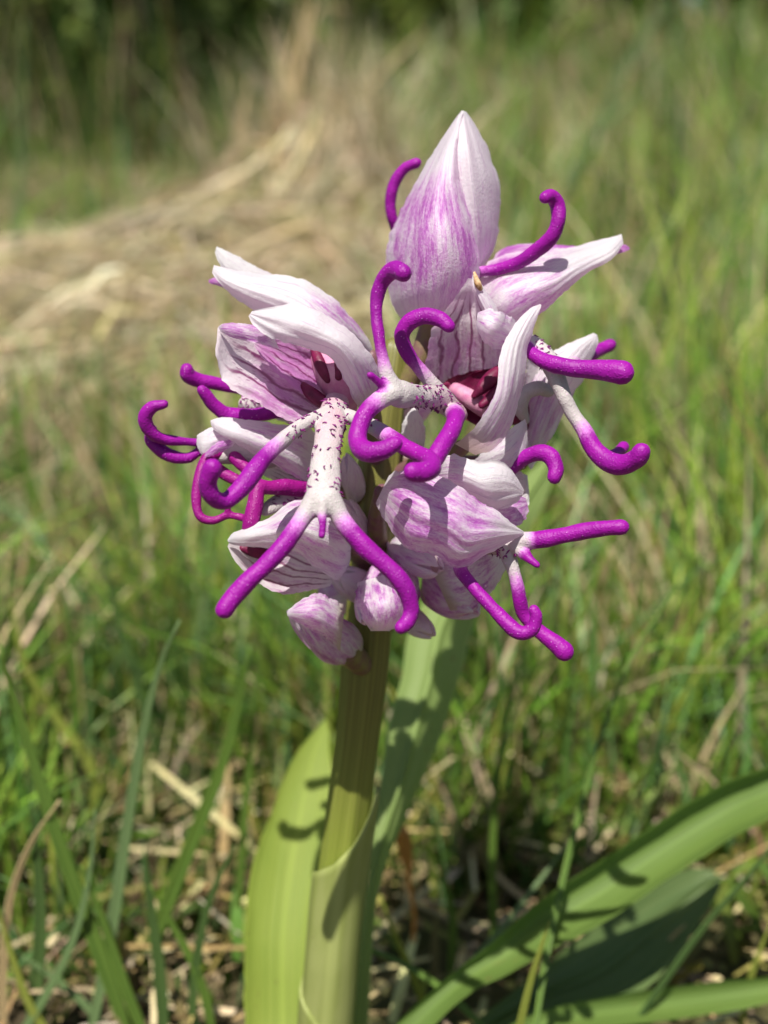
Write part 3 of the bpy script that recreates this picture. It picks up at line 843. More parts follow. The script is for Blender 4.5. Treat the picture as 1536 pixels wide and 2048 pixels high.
def leaf(stations, mat, label, **kw):
    o = petal(orchid, stations, mat, 'leaf', thick=.00035, ruff=.5, rib=.05, nv=60, nu=21, **kw)
    o['label'] = label
    return o
leaf([((560, 2330, 39), (640, 2330, 38), 0), ((500, 2200, 37), (640, 2200, 37), 1), ((491, 2048, 38), (640, 2048, 38), -1), ((489, 1923, 39.5), (640, 1930, 40), -1.2), ((493, 1832, 41.5), (645, 1840, 42), -1.2), ((509, 1718, 44.5), (655, 1741, 45), -1.2), ((532, 1650, 47), (662, 1650, 47.5), -1), ((564, 1559, 50), (664, 1570, 50.5), -.8), ((596, 1500, 52), (660, 1513, 52.5), -.5), ((630, 1460, 54), (657, 1468, 54), -.2), ((651, 1438, 55), (653, 1439, 55), 0)],
     'leaf_lit', 'broad yellow green leaf standing upright beside the stem')
leaf([((660, 2320, 42), (700, 2330, 42), 0), ((690, 2060, 40), (735, 2060, 40), 0), ((715, 1900, 39), (745, 1900, 39), .3), ((733, 1778, 39), (757, 1782, 39), .3), ((746, 1673, 40), (787, 1690, 41), .8), ((760, 1559, 43), (847, 1560, 44), 1.5), ((778, 1445, 46), (890, 1450, 48), 1.8), ((801, 1354, 49), (920, 1350, 51), 2), ((824, 1240, 53), (947, 1250, 55), 2), ((900, 1130, 57), (1010, 1130, 59), 2), ((1000, 1010, 61), (1080, 1020, 62), 1), ((1085, 920, 65), (1112, 935, 66), .4), ((1122, 880, 67), (1124, 882, 67), 0)],
     'leaf_blue', 'long blue green leaf rising behind the stem', crease=1.2)
leaf([((660, 2250, 40), (700, 2270, 38), 0), ((740, 2110, 38), (800, 2140, 36), 0), ((800, 2040, 37), (850, 2070, 35), -1), ((900, 1952, 38), (941, 1985, 35), -2), ((983, 1886, 39), (1024, 1945, 36), -3), ((1066, 1811, 41), (1100, 1900, 37), -3.5), ((1190, 1729, 43), (1225, 1835, 38), -4), ((1314, 1646, 44), (1345, 1752, 40), -4), ((1438, 1571, 45), (1460, 1680, 41), -4), ((1536, 1534, 45), (1560, 1628, 41), -3), ((1650, 1505, 45), (1660, 1575, 42), -2), ((1750, 1495, 45), (1754, 1505, 45), 0)],
     'leaf_mid', 'long folded green leaf arching out to the right of the stem', power=.55)
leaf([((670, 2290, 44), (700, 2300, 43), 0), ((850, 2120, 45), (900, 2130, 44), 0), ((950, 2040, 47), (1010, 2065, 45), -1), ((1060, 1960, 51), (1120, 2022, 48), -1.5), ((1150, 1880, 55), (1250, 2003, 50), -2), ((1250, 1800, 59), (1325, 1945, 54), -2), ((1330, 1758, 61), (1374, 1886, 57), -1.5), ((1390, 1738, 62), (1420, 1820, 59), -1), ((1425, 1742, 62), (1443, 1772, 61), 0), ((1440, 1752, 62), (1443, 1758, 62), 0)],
     'leaf_shaded', 'broad dark leaf lying in the shade under the long folded leaf', crease=-.8)
leaf([((690, 2290, 40), (700, 2310, 39), 0), ((880, 2120, 40), (900, 2150, 39), 0), ((1000, 2060, 42), (1015, 2095, 41), -.5), ((1100, 2018, 45), (1120, 2064, 43), -1), ((1250, 1988, 48), (1290, 2046, 46), -1.5), ((1400, 1966, 50), (1430, 2027, 48), -1.5), ((1536, 1953, 51), (1550, 2004, 49), -1), ((1700, 1940, 52), (1705, 1965, 51), -.5), ((1800, 1945, 52), (1802, 1949, 52), 0)],
     'leaf_mid', 'narrow green leaf lying low along the bottom right')

def ovary(parent, pts, twist=True):
    return tube(parent, pts, 'ovary', 'ovary', ns=12)

# ---- flower A: tall closed hood on top
fA = flower(870, 440, 8, 'topmost flower with a tall upright white hood flushed pink')
petal(fA, [((801, 636, 11), (915, 642, 9), 2), ((777, 587, 11), (945, 600, 8), 5), ((771, 519, 11), (960, 545, 6.5), 6), ((781, 470, 11), (950, 470, 5.5), 6), ((801, 418, 11), (930, 400, 5.5), 5), ((833, 361, 10.5), (917, 340, 5.5), 3.5), ((874, 293, 10), (914, 280, 6), 1.5), ((905, 245, 9.5), (921, 245, 7.5), .5), ((922, 222, 8.5), (927, 221, 8.5), 0)], pig=.66, tip=.9, ruff=.2, rib=.22, nv=60, nu=37)
petal(fA, [((905, 642, 10), (932, 612, 13), .5), ((935, 600, 9), (950, 580, 13), .5), ((945, 545, 8.5), (964, 545, 13), 1), ((935, 470, 7.5), (993, 482, 13), 2), ((918, 400, 7.2), (1000, 420, 13), 3), ((908, 340, 7), (997, 358, 12), 3), ((908, 280, 7), (976, 298, 11.5), 2.5), ((915, 240, 8), (950, 248, 10.5), 1), ((924, 221, 9), (932, 223, 9.5), 0)], pig=.42, tip=.75, ruff=.2, rib=.22, nv=60, nu=31)
petal(fA, [((815, 640, 14), (920, 640, 14), -1), ((790, 560, 15), (960, 560, 15), -4), ((795, 450, 15), (985, 450, 15), -5), ((840, 360, 14), (985, 360, 14), -4), ((890, 280, 12), (955, 280, 12), -2), ((924, 228, 10), (930, 228, 10), 0)], pig=.5)
lip(fA, [([(880, 560, 17, 14), (830, 500, 17, 12), (798, 468, 16, 11), (785, 438, 15, 10), (781, 402, 14.5, 11), (790, 366, 14, 11), (810, 337, 13.5, 11), (832, 326, 13, 12)], 1, (.0, .25)),
         ([(880, 560, 17, 14), (925, 553, 13, 12), (962, 544, 8, 12), (1003, 538, 7, 12), (1043, 522, 6, 13), (1075, 499, 5, 14), (1103, 474, 4, 15), (1116, 442, 3.5, 15), (1114, 410, 3.5, 16), (1102, 393, 3, 15), (1091, 396, 2.5, 13)], 1, (.1, .35))], label='magenta lobes curling out from behind the top hood')
ovary(fA, [(800, 800, 12, 22), (838, 720, 10.5, 21), (858, 650, 10.5, 18), (870, 615, 11, 16)])

# ---- flower B: hood pointing right
fB = flower(1040, 570, 8, 'upper right flower with a white hood drawn out to a point')
petal(fB, [((950, 590, 9), (985, 660, 9), 1), ((965, 545, 10), (1020, 668, 8), 3), ((982, 518, 11), (1055, 655, 7.5), 4), ((1043, 503, 11), (1080, 630, 7), 4), ((1104, 497, 11), (1112, 602, 7), 3.5), ((1144, 493, 11), (1148, 567, 7.5), 2.5), ((1184, 484, 11), (1187, 540, 8.5), 1.5), ((1215, 476, 10.5), (1225, 517, 9), .8), ((1243, 468, 10), (1247, 487, 10), 0)], pig=.6, tip=.82, rib=.2, nu=31)
petal(fB, [((975, 545, 12), (1000, 570, 12)), ((1000, 500, 12.5), (1050, 540, 12)), ((1065, 487, 12.5), (1090, 520, 12), .5), ((1150, 492, 12), (1165, 520, 11.5), .5), ((1220, 488, 11.5), (1226, 510, 11)), ((1250, 489, 11), (1253, 502, 11)), ((1259, 495, 11), (1259, 499, 11))], name='petal', pig=.9, tip=1.6)
petal(fB, [((985, 560, 15), (1010, 640, 15), -1), ((1060, 510, 15), (1080, 615, 14), -2), ((1140, 500, 14), (1145, 565, 13), -2), ((1238, 474, 10.5), (1240, 484, 10.5), 0)], pig=.5)

# ---- flower E: open flower right of centre
fE = flower(930, 790, 7, 'open flower right of the centre with a spotted lip reaching left')
petal(fE, [((880, 790, 9.5), (1000, 770, 9.5), -1), ((850, 752, 7), (1004, 738, 7.5), -2), ((856, 700, 5.5), (1006, 695, 6), -2), ((866, 655, 4.5), (992, 645, 5), -1.5), ((898, 612, 4), (972, 612, 5), -1), ((923, 577, 4), (957, 580, 4.8), 0), ((936, 556, 4), (945, 558, 4.5), 0)], 'inner', 'petal', pig=.68, tip=.8, rib=.14, nu=31)
petal(fE, [((985, 650, 3.4), (1003, 645, 3.8), .2), ((962, 602, 3.2), (993, 614, 3.8), .4), ((948, 574, 3.2), (977, 588, 3.8), .3), ((944, 558, 3.3), (963, 568, 3.6), .2), ((948, 546, 3.4), (952, 550, 3.5), 0)], pig=.3, nu=13)
tube(fE, [(949, 546, 3.0, 3), (952, 556, 2.8, 5), (956, 568, 2.8, 7), (961, 577, 3.0, 5)], 'brown', 'withered_tip')
petal(fE, [((1040, 650, 3.5), (1020, 712, 3.5), .5), ((1018, 632, 2), (1000, 702, 2.5), 1), ((1000, 622, 1), (978, 693, 1.5), 1.8), ((975, 618, 1), (960, 675, 1.2), 1.5), ((955, 626, 1.3), (952, 652, 1.3), .4)], pig=.42, tip=1.3)
petal(fE, [((910, 888, 2), (950, 910, 3), 0), ((944, 860, 0), (992, 895, 2.5), 1), ((974, 818, -1.5), (1019, 857, 2), 1.4), ((993, 779, -2), (1036, 809, 1.5), 1.4), ((998, 723, -1.5), (1049, 758, 1), 1.2), ((1010, 680, -.5), (1056, 695, 1), 1), ((1035, 640, 1), (1070, 650, 1.5), .7), ((1062, 616, 2), (1080, 620, 2), .2), ((1080, 608, 2.5), (1083, 610, 2.5), 0)], pig=.42, tip=.8, green=1.0, rib=.22, nv=60, nu=25)
petal(fE, [((940, 930, 5), (950, 945, 5)), ((972, 895, 4), (1000, 950, 5), .6), ((1008, 867, 4), (1047, 935, 5), .8), ((1038, 846, 4), (1055, 893, 5), .5), ((1050, 838, 4.5), (1054, 848, 4.5))], pig=.25)
tube(fE, [(912, 780, 8.4, 15), (932, 792, 7.6, 18), (956, 808, 7.4, 19), (985, 828, 8.0, 18)], 'column', 'column')
tube(fE, [(1005, 735, 7, 10), (985, 755, 6.6, 16), (965, 775, 6.2, 13), (948, 792, 6.2, 6)], 'maroon', 'anther')
tube(fE, [(1000, 772, 6.4, 9), (982, 795, 6.0, 11), (964, 810, 5.8, 8)], 'maroon', 'anther')
petal(fE, [((885, 815, 7.8), (960, 855, 8.4), 0), ((880, 782, 8.4), (1000, 822, 8.6), -.4), ((900, 757, 8.3), (1006, 748, 8.3), -.3), ((950, 742, 8.0), (1000, 734, 8.0), 0)], 'maroon', 'throat')
lip(fE, [([(915, 828, 4, 20), (890, 806, 2, 22), (866, 794, 0, 23), (832, 793, -2, 25), (800, 787, -3.5, 28), (778, 780, -4, 24)], .6, (2, 3)),
         ([(790, 785, -3.8, 22), (772, 745, -4, 17), (763, 702, -4, 13), (757, 663, -3.8, 12.5), (752, 625, -3.6, 13), (755, 590, -3.6, 15), (767, 558, -4, 17), (787, 540, -5, 18), (808, 546, -6, 18.5)], 1, (.06, .40)),
         ([(785, 785, -4, 22), (759, 800, -4.5, 20), (732, 826, -5, 20), (717, 862, -5.5, 20), (717, 888, -6, 20), (737, 904, -6.8, 20), (767, 901, -7.3, 19), (791, 889, -7.5, 17)], 1, (.05, .3)),
         ([(778, 782, -4, 14), (765, 772, -4.6, 10), (750, 758, -5.2, 7.5), (740, 750, -5.6, 6)], 1, (.1, .5)),
         ([(900, 800, 4, 15), (875, 778, 3, 14), (850, 750, 2.4, 13), (832, 728, 2, 13), (813, 702, 1.5, 14), (804, 672, 1, 14), (818, 645, .5, 15), (848, 631, 0, 14.5), (878, 637, -.5, 14), (898, 653, -1, 13)], 1, (.12, .48)),
         ([(900, 820, 3, 16), (912, 832, -1, 18), (905, 858, -3.5, 19.5), (884, 893, -5, 19), (866, 922, -6, 18)], 1, (.0, .22))],
    label='white spotted lip with purple curled lobes reaching left', hairs=(48, .10, (872, 792, -1, 75)), seed=3)

# ---- flower F: right hand flower
fF = flower(1100, 780, 8, 'flower facing right with a magenta lobe held straight out')
petal(fF, [((1040, 905, 10), (1062, 940, 10)), ((1045, 840, 9.5), (1090, 895, 10), 1.5), ((1055, 790, 9), (1113, 857, 10), 2), ((1072, 750, 9), (1143, 797, 10), 2), ((1095, 712, 9), (1167, 757, 10), 1.8), ((1130, 690, 9), (1188, 708, 10), 1), ((1165, 675, 9.5), (1196, 685, 10), .5), ((1187, 666, 10), (1194, 669, 10))], pig=.5, tip=.8, rib=.16)
petal(fF, [((1040, 800, 11), (1100, 795, 11)), ((1050, 740, 9.5), (1110, 752, 10), -.6), ((1060, 695, 9), (1102, 712, 9.5), -.5), ((1072, 672, 9.5), (1085, 678, 9.5))], 'sepal', 'petal', pig=.3)
petal(fF, [((1030, 890, 8), (1070, 905, 9), 0), ((1035, 830, 7.5), (1090, 850, 9), -1), ((1050, 790, 7.5), (1110, 800, 9), -1), ((1085, 760, 8), (1115, 765, 9), 0)], 'inner', 'petal', pig=.6)
tube(fF, [(1050, 840, 7.4, 10), (1040, 812, 6.2, 16), (1052, 786, 5.6, 15), (1078, 776, 5.4, 15), (1098, 782, 6, 12), (1105, 762, 6.5, 9)], 'lip', 'petal')
tube(fF, [(1028, 835, 7.5, 16), (1040, 815, 6.8, 18), (1045, 850, 8.0, 14)], 'maroon', 'throat')
lip(fF, [([(1040, 672, 5, 14), (1066, 690, 4, 18), (1090, 713, 3, 20), (1108, 742, 2.4, 20), (1128, 790, 2, 17), (1146, 827, 2, 16.5), (1170, 865, 1.6, 17), (1187, 898, 1.2, 19), (1214, 921, .5, 21), (1247, 929, -.5, 22), (1273, 916, -1.5, 21), (1282, 904, -2, 20)], 1, (.50, .66)),
         ([(1048, 690, 3.5, 14), (1062, 706, 2.4, 14), (1090, 722, 1.4, 16), (1133, 735, .6, 17), (1176, 738, 0, 19), (1219, 741, -.8, 22), (1245, 745, -1.2, 24)], 1, (-.1, .1)),
         ([(1190, 895, 2.5, 12), (1212, 914, 4, 13), (1236, 904, 6, 13), (1247, 894, 7, 12)], 1, (-1, -.5)),
         ([(1110, 745, 4, 14), (1150, 722, 9, 14), (1192, 703, 13, 14), (1219, 690, 14, 15)], 1, (.2, .5))],
    label='lip with a long straight magenta arm and a hooked leg', hairs=(22, .14, (1078, 693, 3, 48)), seed=8)

# ---- flower C: large open flower in front
fC = flower(640, 780, 3, 'largest open flower, in front on the left, its lip like a small spotted monkey')
petal(fC, [((768, 790, 4.5), (728, 835, 4.5), .5), ((763, 752, 2), (705, 795, 2), 1.5), ((741, 710, 0), (684, 750, 0), 2), ((707, 668, -1), (658, 714, -1), 2.3), ((666, 639, -1.5), (615, 697, -1.5), 2), ((629, 619, -2), (565, 683, -2), 1.6), ((592, 608, -2), (531, 670, -2), 1), ((548, 613, -2), (507, 650, -2), .5), ((505, 621, -2), (497, 632, -2), 0)], pig=.55, tip=.52, green=.8, rib=.15, nv=60, nu=29)
petal(fC, [((672, 795, 5.5), (640, 842, 3.5), 0), ((640, 730, 5), (598, 847, 2.2), -1), ((600, 700, 4), (548, 826, 1.2), -1.5), ((560, 675, 3), (510, 801, .7), -1.5), ((510, 655, 2), (463, 778, .2), -1), ((475, 648, 1), (440, 750, .2), -.5), ((445, 648, .5), (433, 712, .2), 0), ((435, 657, .5), (433, 688, .4), 0)], 'inner', 'petal', pig=.72, tip=.85, rib=.14, nv=60, nu=33, ruff=.5)
petal(fC, [((672, 765, 4.0), (640, 800, 3.8), 0), ((640, 712, 3.3), (604, 786, 2.8), -.4), ((600, 692, 2.5), (567, 758, 2.2), -.5), ((555, 680, 1.9), (530, 722, 1.7), -.3), ((512, 680, 1.5), (508, 692, 1.5), 0)], 'inner', 'petal', pig=.95, tip=1.2, seed=12)
petal(fC, [((540, 660, -.6), (560, 700, 0), 0), ((504, 650, -.3), (530, 690, .1), .2), ((475, 646, -.3), (498, 683, 0), .4), ((450, 647, -.4), (462, 674, -.2), .3), ((437, 653, 0), (440, 662, 0), 0)], pig=.7, tip=1.2, nu=13)
tube(fC, [(640, 690, 5, 24), (652, 718, 3.6, 32), (672, 755, 3.2, 38), (686, 792, 3.6, 32), (692, 812, 4, 24)], 'column', 'column')
tube(fC, [(630, 700, 2.9, 10), (640, 726, 2.2, 13), (650, 748, 1.9, 11), (655, 760, 1.8, 7)], 'maroon', 'anther')
tube(fC, [(668, 714, 2.3, 8), (677, 738, 1.9, 10), (677, 754, 1.7, 8)], 'maroon', 'anther')
tube(fC, [(606, 772, 3.2, 9), (626, 790, 2.6, 14), (650, 806, 2.2, 13), (676, 812, 2.4, 9)], 'maroon', 'throat')
lip(fC, [([(672, 806, 2.5, 25), (664, 835, -.5, 29), (658, 862, -2.5, 29), (653, 900, -4, 29.5), (650, 940, -5.5, 30), (647, 975, -6.3, 33), (645, 1005, -7, 34)], .5, (2, 3)),
         ([(632, 995, -6.8, 22), (612, 1026, -7.2, 21), (594, 1052, -7.6, 20), (570, 1087, -8, 20), (530, 1132, -8.6, 19), (495, 1164, -9, 19), (466, 1195, -9.3, 20), (448, 1220, -9.5, 20.5)], 1, (.05, .38)),
         ([(660, 995, -6.8, 22), (682, 1034, -7, 20), (706, 1069, -7.4, 19), (737, 1101, -7.6, 19), (772, 1130, -7.8, 19), (799, 1158, -7.8, 19), (817, 1192, -7.6, 18), (822, 1222, -7.4, 17), (814, 1243, -7.6, 16.5), (802, 1254, -8, 15)], 1, (.05, .30)),
         ([(645, 1005, -7.4, 15), (644, 1030, -7.8, 11), (645, 1052, -8, 9), (644, 1070, -8.1, 8)], 1, (.2, .7)),
         ([(660, 822, -.5, 15), (637, 833, -1.5, 14), (606, 851, -2.6, 13.5), (571, 876, -3.8, 15), (537, 908, -5, 17), (508, 943, -6.2, 18), (480, 978, -7, 19), (451, 1002, -7.8, 19), (426, 994, -8.6, 19), (415, 967, -9.2, 20), (425, 936, -9.8, 20)], 1, (.26, .46)),
         ([(672, 822, 0, 15), (698, 833, -.4, 14), (728, 845, -1.6, 14.5), (756, 859, -2.6, 16), (799, 887, -4, 17), (835, 907, -5.4, 17.5), (860, 920, -6.8, 18.5), (864, 936, -8.4, 20), (848, 943, -9.4, 21), (826, 943, -10, 20)], 1, (.28, .55))],
    label='white spotted monkey shaped lip with two long purple legs', hairs=(92, .07, (655, 885, -3, 140)), seed=5)

# ---- flower D: hood upper left, behind
fD = flower(590, 610, 7, 'upper left flower whose white hood shows two blunt tips')
petal(fD, [((750, 705, 10), (700, 730, 10), .5), ((735, 676, 9), (660, 690, 9), 2), ((707, 639, 8), (620, 665, 8), 3), ((673, 603, 7), (575, 645, 7), 3), ((632, 571, 7), (540, 632, 6.5), 2.5), ((582, 553, 7), (504, 618, 6.2), 2), ((520, 547, 7), (470, 595, 6), 1.5), ((463, 539, 6.5), (443, 571, 6), .8), ((428, 530, 6.5), (424, 545, 6.3), 0)], pig=.55, tip=.72, rib=.2, nu=31)
petal(fD, [((610, 575, 10), (570, 600, 10), 0), ((545, 549, 9.5), (505, 580, 9), .5), ((480, 515, 9), (457, 552, 8.6), .6), ((450, 500, 8.7), (438, 527, 8.5), .3), ((433, 493, 8.7), (430, 505, 8.7), 0)], pig=.35, tip=.7)
petal(fD, [((480, 558, 8), (480, 588, 8)), ((440, 553, 8), (442, 574, 8), .3), ((417, 559, 8), (418, 566, 8))], name='petal', pig=.9, tip=1.6, nu=13)
lip(fD, [([(600, 815, 10, 14), (545, 795, 10, 14), (500, 782, 9.5, 13.5), (460, 773, 9, 13), (429, 766, 8.5, 13), (398, 761, 8, 13.5), (377, 750, 7.4, 14), (374, 738, 7, 12.5)], 1, (-1, -.5)),
         ([(610, 812, 9.5, 15), (575, 818, 8.8, 14), (541, 825, 8, 14), (497, 831, 7.4, 15), (455, 828, 6.8, 15), (430, 812, 6.2, 14.5), (413, 790, 5.6, 13), (404, 779, 5.2, 11)], 1, (-1, -.5)),
         ([(580, 812, 10, 24), (530, 808, 9.6, 22), (490, 806, 9.2, 15)], .5, (2, 3))], label='dark purple lobes curling out at the left side', hairs=(16, .2, (492, 806, 9, 30)), seed=9)
petal(fD, [((640, 770, 12), (640, 850, 11), 0), ((580, 760, 12), (590, 850, 11), 0), ((540, 775, 12), (545, 835, 11), 0), ((515, 795, 12), (516, 815, 12), 0)], name='petal', pig=.4)

# ---- flower H: shaded flower low on the left
fH = flower(560, 900, 6, 'shaded flower on the left with magenta lobes in a tangle, reddened as if lit through')
petal(fH, [((640, 870, 9.5), (632, 980, 8), 0), ((605, 853, 7.5), (600, 960, 6), 2), ((560, 848, 6), (557, 933, 5), 2), ((518, 842, 5), (508, 909, 4), 1.5), ((465, 835, 4), (465, 884, 3), 1), ((436, 835, 4), (432, 863, 3.5), .5), ((421, 841, 4), (422, 850, 4), 0)], pig=.42, tip=.9)
petal(fH, [((490, 870, 6), (480, 892, 6)), ((440, 853, 5), (432, 906, 4.6), .5), ((410, 861, 5), (406, 913, 4.6), .5), ((394, 870, 5), (393, 888, 5))], pig=.3)
petal(fH, [((475, 875, 4), (465, 893, 4)), ((436, 884, 3.6), (426, 911, 3.6), .3), ((411, 905, 3.7), (408, 915, 3.7))], name='petal', pig=.85, tip=1.6, nu=13)
petal(fH, [((640, 950, 9), (620, 1000, 9)), ((590, 938, 8), (565, 972, 8), -.5), ((540, 920, 7.5), (525, 950, 7.5))], 'inner', 'petal', pig=.5)
tube(fH, [(540, 915, 7, 22), (505, 912, 6.4, 24), (470, 908, 6, 22), (440, 912, 5.6, 16)], 'lip_backlit', 'petal')
lip(fH, [([(640, 978, 8, 15), (610, 978, 6.5, 15), (571, 974, 5, 15.5), (540, 976, 4, 15), (517, 976, 3.4, 17), (510, 1010, 3, 17), (502, 1042, 2.8, 17), (498, 1062, 3, 16)], 1, (-1, -.5)),
         ([(517, 976, 3.6, 16), (500, 945, 4.4, 14), (470, 915, 5, 14)], 1, (-1, -.5)),
         ([(440, 905, 5.5, 14), (412, 918, 4.5, 12), (400, 955, 4, 11.5), (393, 998, 3.6, 11), (399, 1032, 3.4, 10), (425, 1041, 3.4, 9), (456, 1031, 3.4, 8.5), (478, 1034, 3.4, 8.5), (500, 1040, 3.2, 9)], 1, (-1, -.5)),
         ([(456, 1031, 3.4, 8), (456, 1012, 3.2, 7)], 1, (-1, -.5)),
         ([(517, 972, 4.4, 12), (480, 962, 5.2, 12), (445, 945, 5.6, 12), (425, 925, 5.4, 11)], 1, (-1, -.5)),
         ([(600, 1010, 7, 20), (560, 1005, 5.5, 17), (530, 1020, 4.5, 12)], .5, (2, 3))], 'lip_backlit', 'magenta tangled lobes in the shade, reddened as if lit through', hairs=(22, .2, (570, 1005, 6, 45)), seed=4)
lip(fH, [([(470, 900, 7, 10), (430, 893, 6.5, 9.5), (392, 886, 6, 9), (355, 882, 5.2, 10), (318, 875, 4.4, 12), (297, 857, 3.8, 13), (291, 833, 3.2, 13.5), (305, 814, 2.8, 13.5), (328, 808, 2.6, 10.5)], 1, (-1, -.5)),
         ([(450, 902, 7.4, 10), (425, 893, 7.2, 9), (402, 900, 6.8, 10), (375, 916, 6.2, 11.5), (342, 912, 5.8, 13), (314, 896, 5.6, 12.5), (300, 876, 5.4, 11), (306, 858, 5.4, 9)], 1, (-1, -.5))], label='pair of magenta lobes hooked at the far left')

# ---- flower I: half open flower under the tangle
fI = flower(590, 1100, 5, 'half open flower below the left tangle, white with a dark mouth')
petal(fI, [((715, 1040, 8.5), (695, 1150, 8.5), 0), ((692, 1008, 6), (676, 1163, 6), 3), ((640, 999, 4), (634, 1138, 4), 3.5), ((585, 1003, 3), (598, 1108, 3), 3), ((540, 1034, 2.5), (540, 1097, 2.5), 1.5), ((495, 1054, 2.5), (490, 1094, 2.5), 1), ((465, 1067, 3), (462, 1088, 3), .3), ((455, 1080, 3), (456, 1084, 3), 0)], pig=.45, tip=1.0, rib=.14)
petal(fI, [((680, 1140, 7), (660, 1172, 7), 0), ((635, 1120, 6.5), (606, 1184, 5), -1), ((580, 1100, 6), (563, 1188, 4), -1.5), ((530, 1090, 6), (515, 1166, 3.5), -1.5), ((488, 1083, 5), (475, 1128, 3), -.5), ((461, 1079, 4), (455, 1093, 3.5), 0)], 'inner', 'petal', pig=.4, tip=1.0)
tube(fI, [(486, 1097, 4.8, 8), (505, 1102, 5.2, 12), (528, 1108, 6, 12), (560, 1114, 7, 9)], 'maroon', 'throat')

# ---- flower G: lower right flower seen from behind
fG = flower(900, 1020, 2, 'lower right flower with a pink veined hood seen from outside')
petal(fG, [((778, 950, 4), (752, 1005, 4), .5), ((806, 938, 1), (778, 1050, 1), 2.5), ((868, 946, -1), (815, 1098, -1), 3), ((927, 978, -2), (868, 1110, -2), 3), ((960, 1000, -2), (915, 1138, -2), 2.5), ((990, 1022, -2), (968, 1113, -2), 1.5), ((1022, 1045, -1), (1014, 1087, -1), .6), ((1048, 1063, 0), (1047, 1069, 0), 0)], pig=.68, tip=1.02, rib=.26, ruff=.5, nv=60, nu=33)
petal(fG, [((840, 940, 5), (835, 985, 5), 0), ((881, 912, 1.2), (900, 992, 2), 1.5), ((912, 908, 0), (950, 1003, 1), 2), ((950, 921, -.5), (985, 1018, 1), 2), ((985, 918, -.5), (1012, 1015, 1), 1.6), ((1018, 935, 0), (1032, 1003, 1), 1), ((1048, 980, 1), (1046, 990, 1), 0)], pig=.40, tip=.8, rib=.2)
petal(fG, [((980, 1000, 3), (1000, 1060, 3), 0), ((1020, 988, 3.4), (1042, 1048, 3.4), .4), ((1052, 996, 4.2), (1058, 1022, 4.2), 0)], name='petal', pig=.75, tip=1.5)
petal(fG, [((960, 960, 7), (960, 1060, 7), 0), ((1020, 940, 6.5), (1030, 1045, 6.5), -.5), ((1052, 950, 6.5), (1056, 1010, 6.5), 0), ((1056, 960, 7), (1058, 980, 7), 0)], pig=.5)
petal(fG, [((850, 1110, 8), (900, 1220, 8), 0), ((900, 1090, 6.5), (950, 1215, 7), 1.5), ((970, 1075, 6), (1000, 1160, 6.5), 1.2), ((1010, 1080, 6), (1016, 1110, 6), 0)], pig=.6, green=1.0)
lip(fG, [([(955, 1085, 4, 22), (990, 1088, 2.5, 24), (1020, 1088, 1.6, 22), (1042, 1084, .8, 19), (1065, 1081, .4, 17)], .7, (2, 3)),
         ([(1040, 1084, .8, 18), (1066, 1081, .4, 17), (1097, 1077, 0, 17), (1139, 1068, -.6, 16.5), (1181, 1060, -1.2, 17), (1222, 1055, -1.8, 17), (1242, 1054, -2, 17)], 1, (-.05, .2)),
         ([(1030, 1090, 1, 16), (1046, 1105, .4, 13), (1060, 1119, -.2, 9.5), (1074, 1130, -.6, 7)], 1, (.2, .6)),
         ([(1012, 1092, 1.6, 20), (1019, 1120, 1.4, 16), (1031, 1157, 1.2, 13.5), (1039, 1198, 1.4, 14), (1049, 1232, 1.8, 14), (1076, 1260, 1.6, 14), (1108, 1285, 1.2, 17), (1128, 1303, 1, 19.5)], 1, (.12, .45)),
         ([(960, 1090, 4, 16), (925, 1125, 1.6, 13), (921, 1140, .6, 12.5), (947, 1173, -.6, 13), (985, 1215, -1.4, 14), (1014, 1247, -2, 15.5), (1040, 1266, -2.4, 16), (1064, 1259, -2.6, 15), (1072, 1234, -2.8, 14), (1068, 1220, -2.8, 13)], 1, (.05, .3))],
    label='lip with two thin purple legs crossing at their ends', hairs=(22, .12, (1000, 1092, 1, 38)), seed=6)
lip(fG, [([(950, 985, 8, 15), (985, 958, 6.5, 16), (1014, 936, 5.5, 17), (1043, 918, 4.6, 17), (1077, 906, 3.6, 17), (1101, 914, 3, 17), (1111, 938, 2.6, 16), (1108, 954, 2.4, 15)], 1, (-1, -.5))], label='single magenta lobe hooked downwards above the pink hood')

# ---- buds round the lower part of the spike
def a_bud(px, py, d, label, b, t, r, **kw):
    e = flower(px, py, d, label, 'bud'); bud(e, b, t, r, **kw); return e
e = a_bud(650, 1255, 8, 'closed bud hanging lowest on the left of the stem', (708, 1305, 13), (584, 1222, 4), 46, pig=.5, seed=3, green=1.0)
petal(e, [((690, 1210, 7), (680, 1300, 7), 2), ((640, 1188, 4.5), (640, 1268, 4.2), 2.2), ((605, 1198, 3.2), (606, 1252, 3.2), 1.4), ((573, 1222, 3), (575, 1232, 3), 0)], pig=.58, tip=1.2, green=.8)
tube(e, [(735, 1340, 17, 22), (712, 1318, 13.5, 26), (690, 1298, 10.5, 30)], 'ovary', 'ovary')
e = a_bud(770, 1200, 7, 'plump pink and white bud on the front of the stem', (800, 1150, 13), (735, 1245, 2), 57, pig=.55, seed=8, green=.2)
petal(e, [((800, 1140, 7), (715, 1165, 7), 2.5), ((822, 1195, 5), (712, 1205, 4), 4), ((815, 1240, 4), (725, 1240, 2.5), 2.5), ((780, 1262, 3), (742, 1262, 3), .5)], pig=.62, tip=1.1)
tube(e, [(765, 1260, 16, 20), (790, 1200, 15, 26), (800, 1160, 12, 24)], 'ovary', 'ovary')
a_bud(915, 1170, 9, 'beige pink bud behind the lower right flower', (858, 1160, 14), (955, 1222, 7), 46, pig=.5, seed=5)
a_bud(838, 1266, 10, 'small whitish bud tip under the plump bud', (800, 1225, 15), (866, 1272, 8), 26, pig=.2, seed=6)
